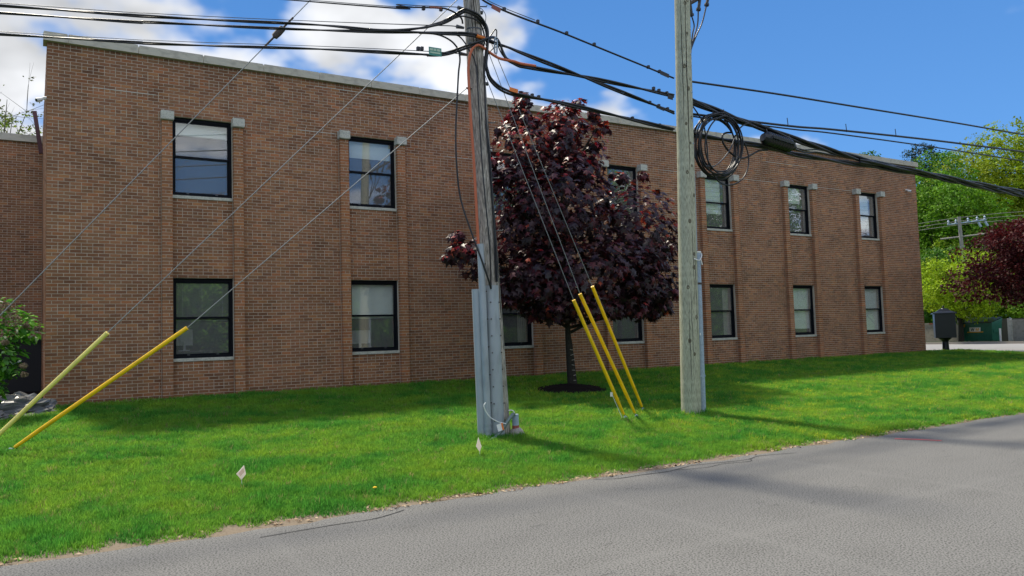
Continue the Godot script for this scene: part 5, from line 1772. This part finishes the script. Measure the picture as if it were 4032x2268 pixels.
func street_side() -> void:
	var t := thing("pedestal_mailbox", "black pedestal mailbox with a pyramid roof and finial on the lawn's far edge", "mailbox", "", Vector3(30.75, 0.47, -17.75), 0.62)
	var p := MB.new()
	p.lathe(Vector3.ZERO, [Vector2(0.17, 0), Vector2(0.17, 0.06), Vector2(0.125, 0.09), Vector2(0.115, 0.40), Vector2(0.15, 0.46), Vector2(0.24, 0.52), Vector2(0.26, 0.56)], 20)
	piece("pedestal", p, M.black_metal, t)
	var b := MB.new()
	b.span(Vector3(-0.36, 0.56, -0.36), Vector3(0.36, 1.5, 0.36))
	piece("cabinet", b, M.black_metal, t)
	for i in 3:
		for j in 2:
			for s in 2:
				var d := MB.new()
				var u := -0.32 + 0.33 * j
				var y := 0.6 + 0.3 * i
				if s == 0:
					d.span(Vector3(u, y, 0.361), Vector3(u + 0.31, y + 0.28, 0.368))
				else:
					d.span(Vector3(0.361, y, u), Vector3(0.368, y + 0.28, u + 0.31))
				piece("door", d, M.black_metal, t)
	var r := MB.new()
	for s in 4:
		var a := s * PI / 2
		var prof := [Vector2(0.42, 1.5), Vector2(0.42, 1.53), Vector2(0.25, 1.60), Vector2(0.12, 1.70)]
		for i in 3:
			var q0 := Basis(Vector3.UP, a) * Vector3(-prof[i].x, prof[i].y, prof[i].x)
			var q1 := Basis(Vector3.UP, a) * Vector3(prof[i].x, prof[i].y, prof[i].x)
			var q2 := Basis(Vector3.UP, a) * Vector3(prof[i + 1].x, prof[i + 1].y, prof[i + 1].x)
			var q3 := Basis(Vector3.UP, a) * Vector3(-prof[i + 1].x, prof[i + 1].y, prof[i + 1].x)
			r.quad(q0, q1, q2, q3, Basis(Vector3.UP, a) * Vector3(0, 0.4, 1))
	r.quad(Vector3(-0.42, 1.502, -0.42), Vector3(0.42, 1.502, -0.42), Vector3(0.42, 1.502, 0.42), Vector3(-0.42, 1.502, 0.42), Vector3.DOWN)
	piece("roof", r, M.black_metal, t)
	var f := MB.new()
	f.lathe(Vector3(0, 1.68, 0), [Vector2(0.12, 0), Vector2(0.09, 0.035), Vector2(0.02, 0.05), Vector2(0.02, 0.07), Vector2(0.045, 0.10), Vector2(0.03, 0.13), Vector2(0, 0.14)], 14)
	piece("finial", f, M.black_metal, t)
	var st := MB.new()
	st.span(Vector3(0.369, 1.38, 0.02), Vector3(0.372, 1.44, 0.09))
	piece("label", st, M.white, t)
	# block wall
	var w := thing("block_wall", "low tan concrete block wall across the cross street", "wall")
	for row in 5:
		var z := -33.0 + (0.2 if row % 2 else 0.0)
		while z < -24.0:
			var e := minf(z + 0.4, -23.98)
			var bb := MB.new()
			bb.span(Vector3(42.75, 0.6 + row * 0.19 + 0.004, z + 0.005), Vector3(42.95 + rng.randf_range(-0.004, 0.004), 0.6 + row * 0.19 + 0.186, e - 0.005))
			bb.v.size()
			piece("block", bb, M.block, w)
			z = e
	var core := MB.new()
	core.span(Vector3(42.76, 0.4, -33.0), Vector3(42.94, 1.54, -23.99))
	piece("mortar", core, M.concrete, w)
	for i in 7:
		var cp := MB.new()
		cp.span(Vector3(42.71, 1.551, -33.0 + i * 1.25 + 0.005), Vector3(43.0, 1.62, -33.0 + (i + 1) * 1.25 - 0.005))
		piece("cap", cp, M.red_tag if i % 3 == 0 else M.block, w)
	# timber post
	var tp := MB.new()
	tp.span(Vector3(42.6, 0.5, -23.9), Vector3(42.8, 1.9, -23.7))
	tp.span(Vector3(42.57, 1.88, -23.94), Vector3(42.83, 1.93, -23.66))
	tag(piece("timber_post", tp, M.fence), "weathered square timber post left of the green dumpster", "post")
	# dumpster
	var d := thing("dumpster", "green steel dumpster with a white WM sign on its front", "dumpster", "", Vector3(43.6, 0.55, -23.2), -PI / 2 + 0.06)
	var db := MB.new()
	for q in [[Vector3(-0.78, 0.05, 0.5), Vector3(0.78, 0.05, 0.5), Vector3(0.84, 1.0, 0.62), Vector3(-0.84, 1.0, 0.62), Vector3(0, 0, 1)], [Vector3(-0.78, 0.05, -0.5), Vector3(0.78, 0.05, -0.5), Vector3(0.84, 1.25, -0.6), Vector3(-0.84, 1.25, -0.6), Vector3(0, 0, -1)], [Vector3(-0.78, 0.05, 0.5), Vector3(-0.78, 0.05, -0.5), Vector3(-0.84, 1.25, -0.6), Vector3(-0.84, 1.0, 0.62), Vector3(-1, 0, 0)], [Vector3(0.78, 0.05, 0.5), Vector3(0.78, 0.05, -0.5), Vector3(0.84, 1.25, -0.6), Vector3(0.84, 1.0, 0.62), Vector3(1, 0, 0)], [Vector3(-0.78, 0.05, 0.5), Vector3(0.78, 0.05, 0.5), Vector3(0.78, 0.05, -0.5), Vector3(-0.78, 0.05, -0.5), Vector3(0, -1, 0)]]:
		db.quad(q[0], q[1], q[2], q[3], q[4])
	for x: float in [-0.8, 0.8]:
		db.box(Vector3(x, 0.55, 0.1), Vector3(0.1, 0.16, 0.7))
	db.box(Vector3(0, 0.985, 0.635), Vector3(1.7, 0.05, 0.05))
	for x: float in [-0.6, 0.6]:
		db.box(Vector3(x, 0.025, 0.3), Vector3(0.12, 0.05, 0.12))
		db.box(Vector3(x, 0.025, -0.3), Vector3(0.12, 0.05, 0.12))
	piece("bin", db, M.dumpster, d)
	var lid := MB.new()
	lid.quad(Vector3(-0.86, 1.03, 0.66), Vector3(0.86, 1.03, 0.66), Vector3(0.86, 1.3, -0.64), Vector3(-0.86, 1.3, -0.64), Vector3.UP)
	lid.quad(Vector3(-0.86, 0.99, 0.662), Vector3(0.86, 0.99, 0.662), Vector3(0.86, 1.03, 0.662), Vector3(-0.86, 1.03, 0.662), Vector3.BACK)
	piece("lid", lid, M.black_metal, d)
	var sg := MB.new()
	sg.box(Vector3(-0.02, 0.66, 0.60), Vector3(0.56, 0.22, 0.012), Basis(Vector3.RIGHT, -0.12))
	var sign := piece("sign_panel", sg, M.white, d)
	for q in [["W", -0.14, "logo_green"], ["M", 0.1, "logo_yellow"]]:
		var tm := TextMesh.new()
		var fo := SystemFont.new()
		fo.font_names = PackedStringArray(["Droid Sans"])
		fo.font_weight = 700
		tm.font = fo
		tm.text = q[0]
		tm.font_size = 40
		tm.pixel_size = 0.0052
		tm.depth = 0.006
		tm.material = M[q[2]]
		var lt := put("letter", tm, sign)
		lt.position = Vector3(q[1], 0.66, 0.611)
		lt.rotation.x = -0.12
	var am := MB.new()
	am.box(Vector3(-0.02, 0.52, 0.59), Vector3(0.8, 0.05, 0.012), Basis(Vector3.RIGHT, -0.12))
	piece("amber_strip", am, M.amber, d)
	var am2 := MB.new()
	am2.box(Vector3(-0.64, 0.88, 0.62), Vector3(0.26, 0.14, 0.012), Basis(Vector3.RIGHT, -0.12))
	piece("amber_sticker", am2, M.amber, d)
	# enclosure round the dumpster
	var en := MB.new()
	en.span(Vector3(45.0, 0.5, -24.6), Vector3(45.1, 1.75, -20.0))
	tag(piece("enclosure_wall", en, M.dark_fence), "dark board wall behind the green dumpster", "wall")
	var fp := thing("fence_panel", "plain grey-tan fence panel right of the dumpster", "fence")
	for i in 6:
		var q := MB.new()
		q.span(Vector3(42.4, 0.55, -21.0 + i * 0.9 + 0.01), Vector3(42.46, 1.68, -21.0 + (i + 1) * 0.9 - 0.01))
		piece("panel", q, M.fence, fp)
	var ps := MB.new()
	ps.span(Vector3(42.34, 0.5, -21.2), Vector3(42.5, 1.75, -21.04))
	piece("post", ps, M.stone, fp)
	var bo := MB.new()
	bo.tube(PackedVector3Array([Vector3(42.1, 0.5, -21.45), Vector3(42.1, 1.25, -21.45)]), [0.05], 12)
	tag(piece("bollard", bo, M.white), "thin pale bollard between the dumpster and the fence panel", "bollard")
	# utility pole in the distance
	var up := thing("utility_pole", "pale utility pole with two crossarms beyond the street, among the trees at right", "utility pole")
	var s := MB.new()
	s.tube(PackedVector3Array([Vector3(45.42, 0.4, -24.75), Vector3(45.2, 7.64, -24.85)]), [0.13, 0.09], 12)
	piece("shaft", s, M.fence, up)
	var dir := Vector3(0.5, 0.05, 0.86).normalized()
	var a1 := MB.new()
	a1.tube(PackedVector3Array([Vector3(45.33, 6.5, -24.75) - dir * 1.15, Vector3(45.33, 6.5, -24.75) + dir * 1.15]), [0.05], 6)
	piece("crossarm", a1, M.fence, up)
	var a2 := MB.new()
	a2.tube(PackedVector3Array([Vector3(45.3, 7.28, -24.75) - dir * 0.75, Vector3(45.3, 7.28, -24.75) + dir * 1.2]), [0.04], 6)
	piece("crossarm", a2, M.galvanized, up)
	for q: float in [-0.68, -0.3, 0.3, 0.75, 1.12]:
		var ins := MB.new()
		ins.lathe(Vector3(45.3, 7.3, -24.75) + dir * q, [Vector2(0.03, 0), Vector2(0.07, 0.05), Vector2(0.03, 0.1), Vector2(0.07, 0.15), Vector2(0.03, 0.22), Vector2(0, 0.24)], 10)
		piece("insulator", ins, M.galvanized, up)
	for q: float in [0.8, 1.13]:
		var cu := MB.new()
		cu.tube(PackedVector3Array([Vector3(45.3, 7.2, -24.75) + dir * q, Vector3(45.3, 6.92, -24.75) + dir * (q + 0.12)]), [0.06], 8)
		piece("fuse_cutout", cu, M.galvanized, up)
	var kk := ["topmost", "middle", "lowest"]
	for i in 3:
		var c := MB.new()
		var yy := 7.6 - 0.2 * i
		c.tube(smooth_line([33.0, yy - 1.8, -36.0, 39.0, yy - 1.0, -30.6, 45.3, yy, -24.75 - 0.25 * i, 49.5, yy + 0.1, -19.5, 57.0, yy + 0.5, -10.5], 6), [0.014], 6)
		tag(piece("distant_wire", c, M.fence), "pale wire on the utility pole beyond the street, %s of three" % kk[i], "wire", "wires of the far utility pole")


func _ready() -> void:
	rng.seed = 20
	# camera
	var cam := Camera3D.new()
	cam.name = "camera"
	cam.position = Vector3(0, 1.6, 0)
	cam.rotation = Vector3(0.0613, -0.5475, -0.0306)
	cam.fov = 40.16
	cam.near = 0.05
	cam.far = 900.0
	add_child(cam)
	cam.current = true
	# sky, sun, exposure
	var env := Environment.new()
	env.background_mode = Environment.BG_SKY
	env.sky = Sky.new()
	env.sky.sky_material = make_sky()
	env.tonemap_mode = Environment.TONE_MAPPER_LINEAR
	env.tonemap_exposure = 2.0
	env.sdfgi_enabled = true
	env.ssao_enabled = true
	env.ssil_enabled = true
	var we := WorldEnvironment.new()
	we.name = "world_environment"
	we.environment = env
	add_child(we)
	var sun := DirectionalLight3D.new()
	sun.name = "sun"
	sun.light_color = Color(1.0, 0.96, 0.88)
	sun.light_energy = 0.98
	sun.light_angular_distance = 5.0
	sun.shadow_enabled = true
	add_child(sun)
	var el := deg_to_rad(57.0)
	var flat := Vector3(0.177, 0, 0.984)
	sun.look_at_from_position(Vector3.ZERO, flat * cos(el) - Vector3.UP * sin(el), Vector3.UP)
	materials()
	brick_colours()
	ground()
	building()
	wing()
	first_pole()
	second_pole()
	cables()
	guys()
	lawn_things()
	monitor("pale computer monitor standing behind the lower second window", Vector3(X0 + BAY + 0.5, 1.42, FZ - 0.75), Vector2(0.52, 0.32))
	monitor("small grey monitor seen through the lower first window", Vector3(X0 + 0.42, 1.5, FZ - 1.3), Vector2(0.36, 0.36))
	purple_maple()
	hydrangea()
	street_side()
	trees()
	grass()
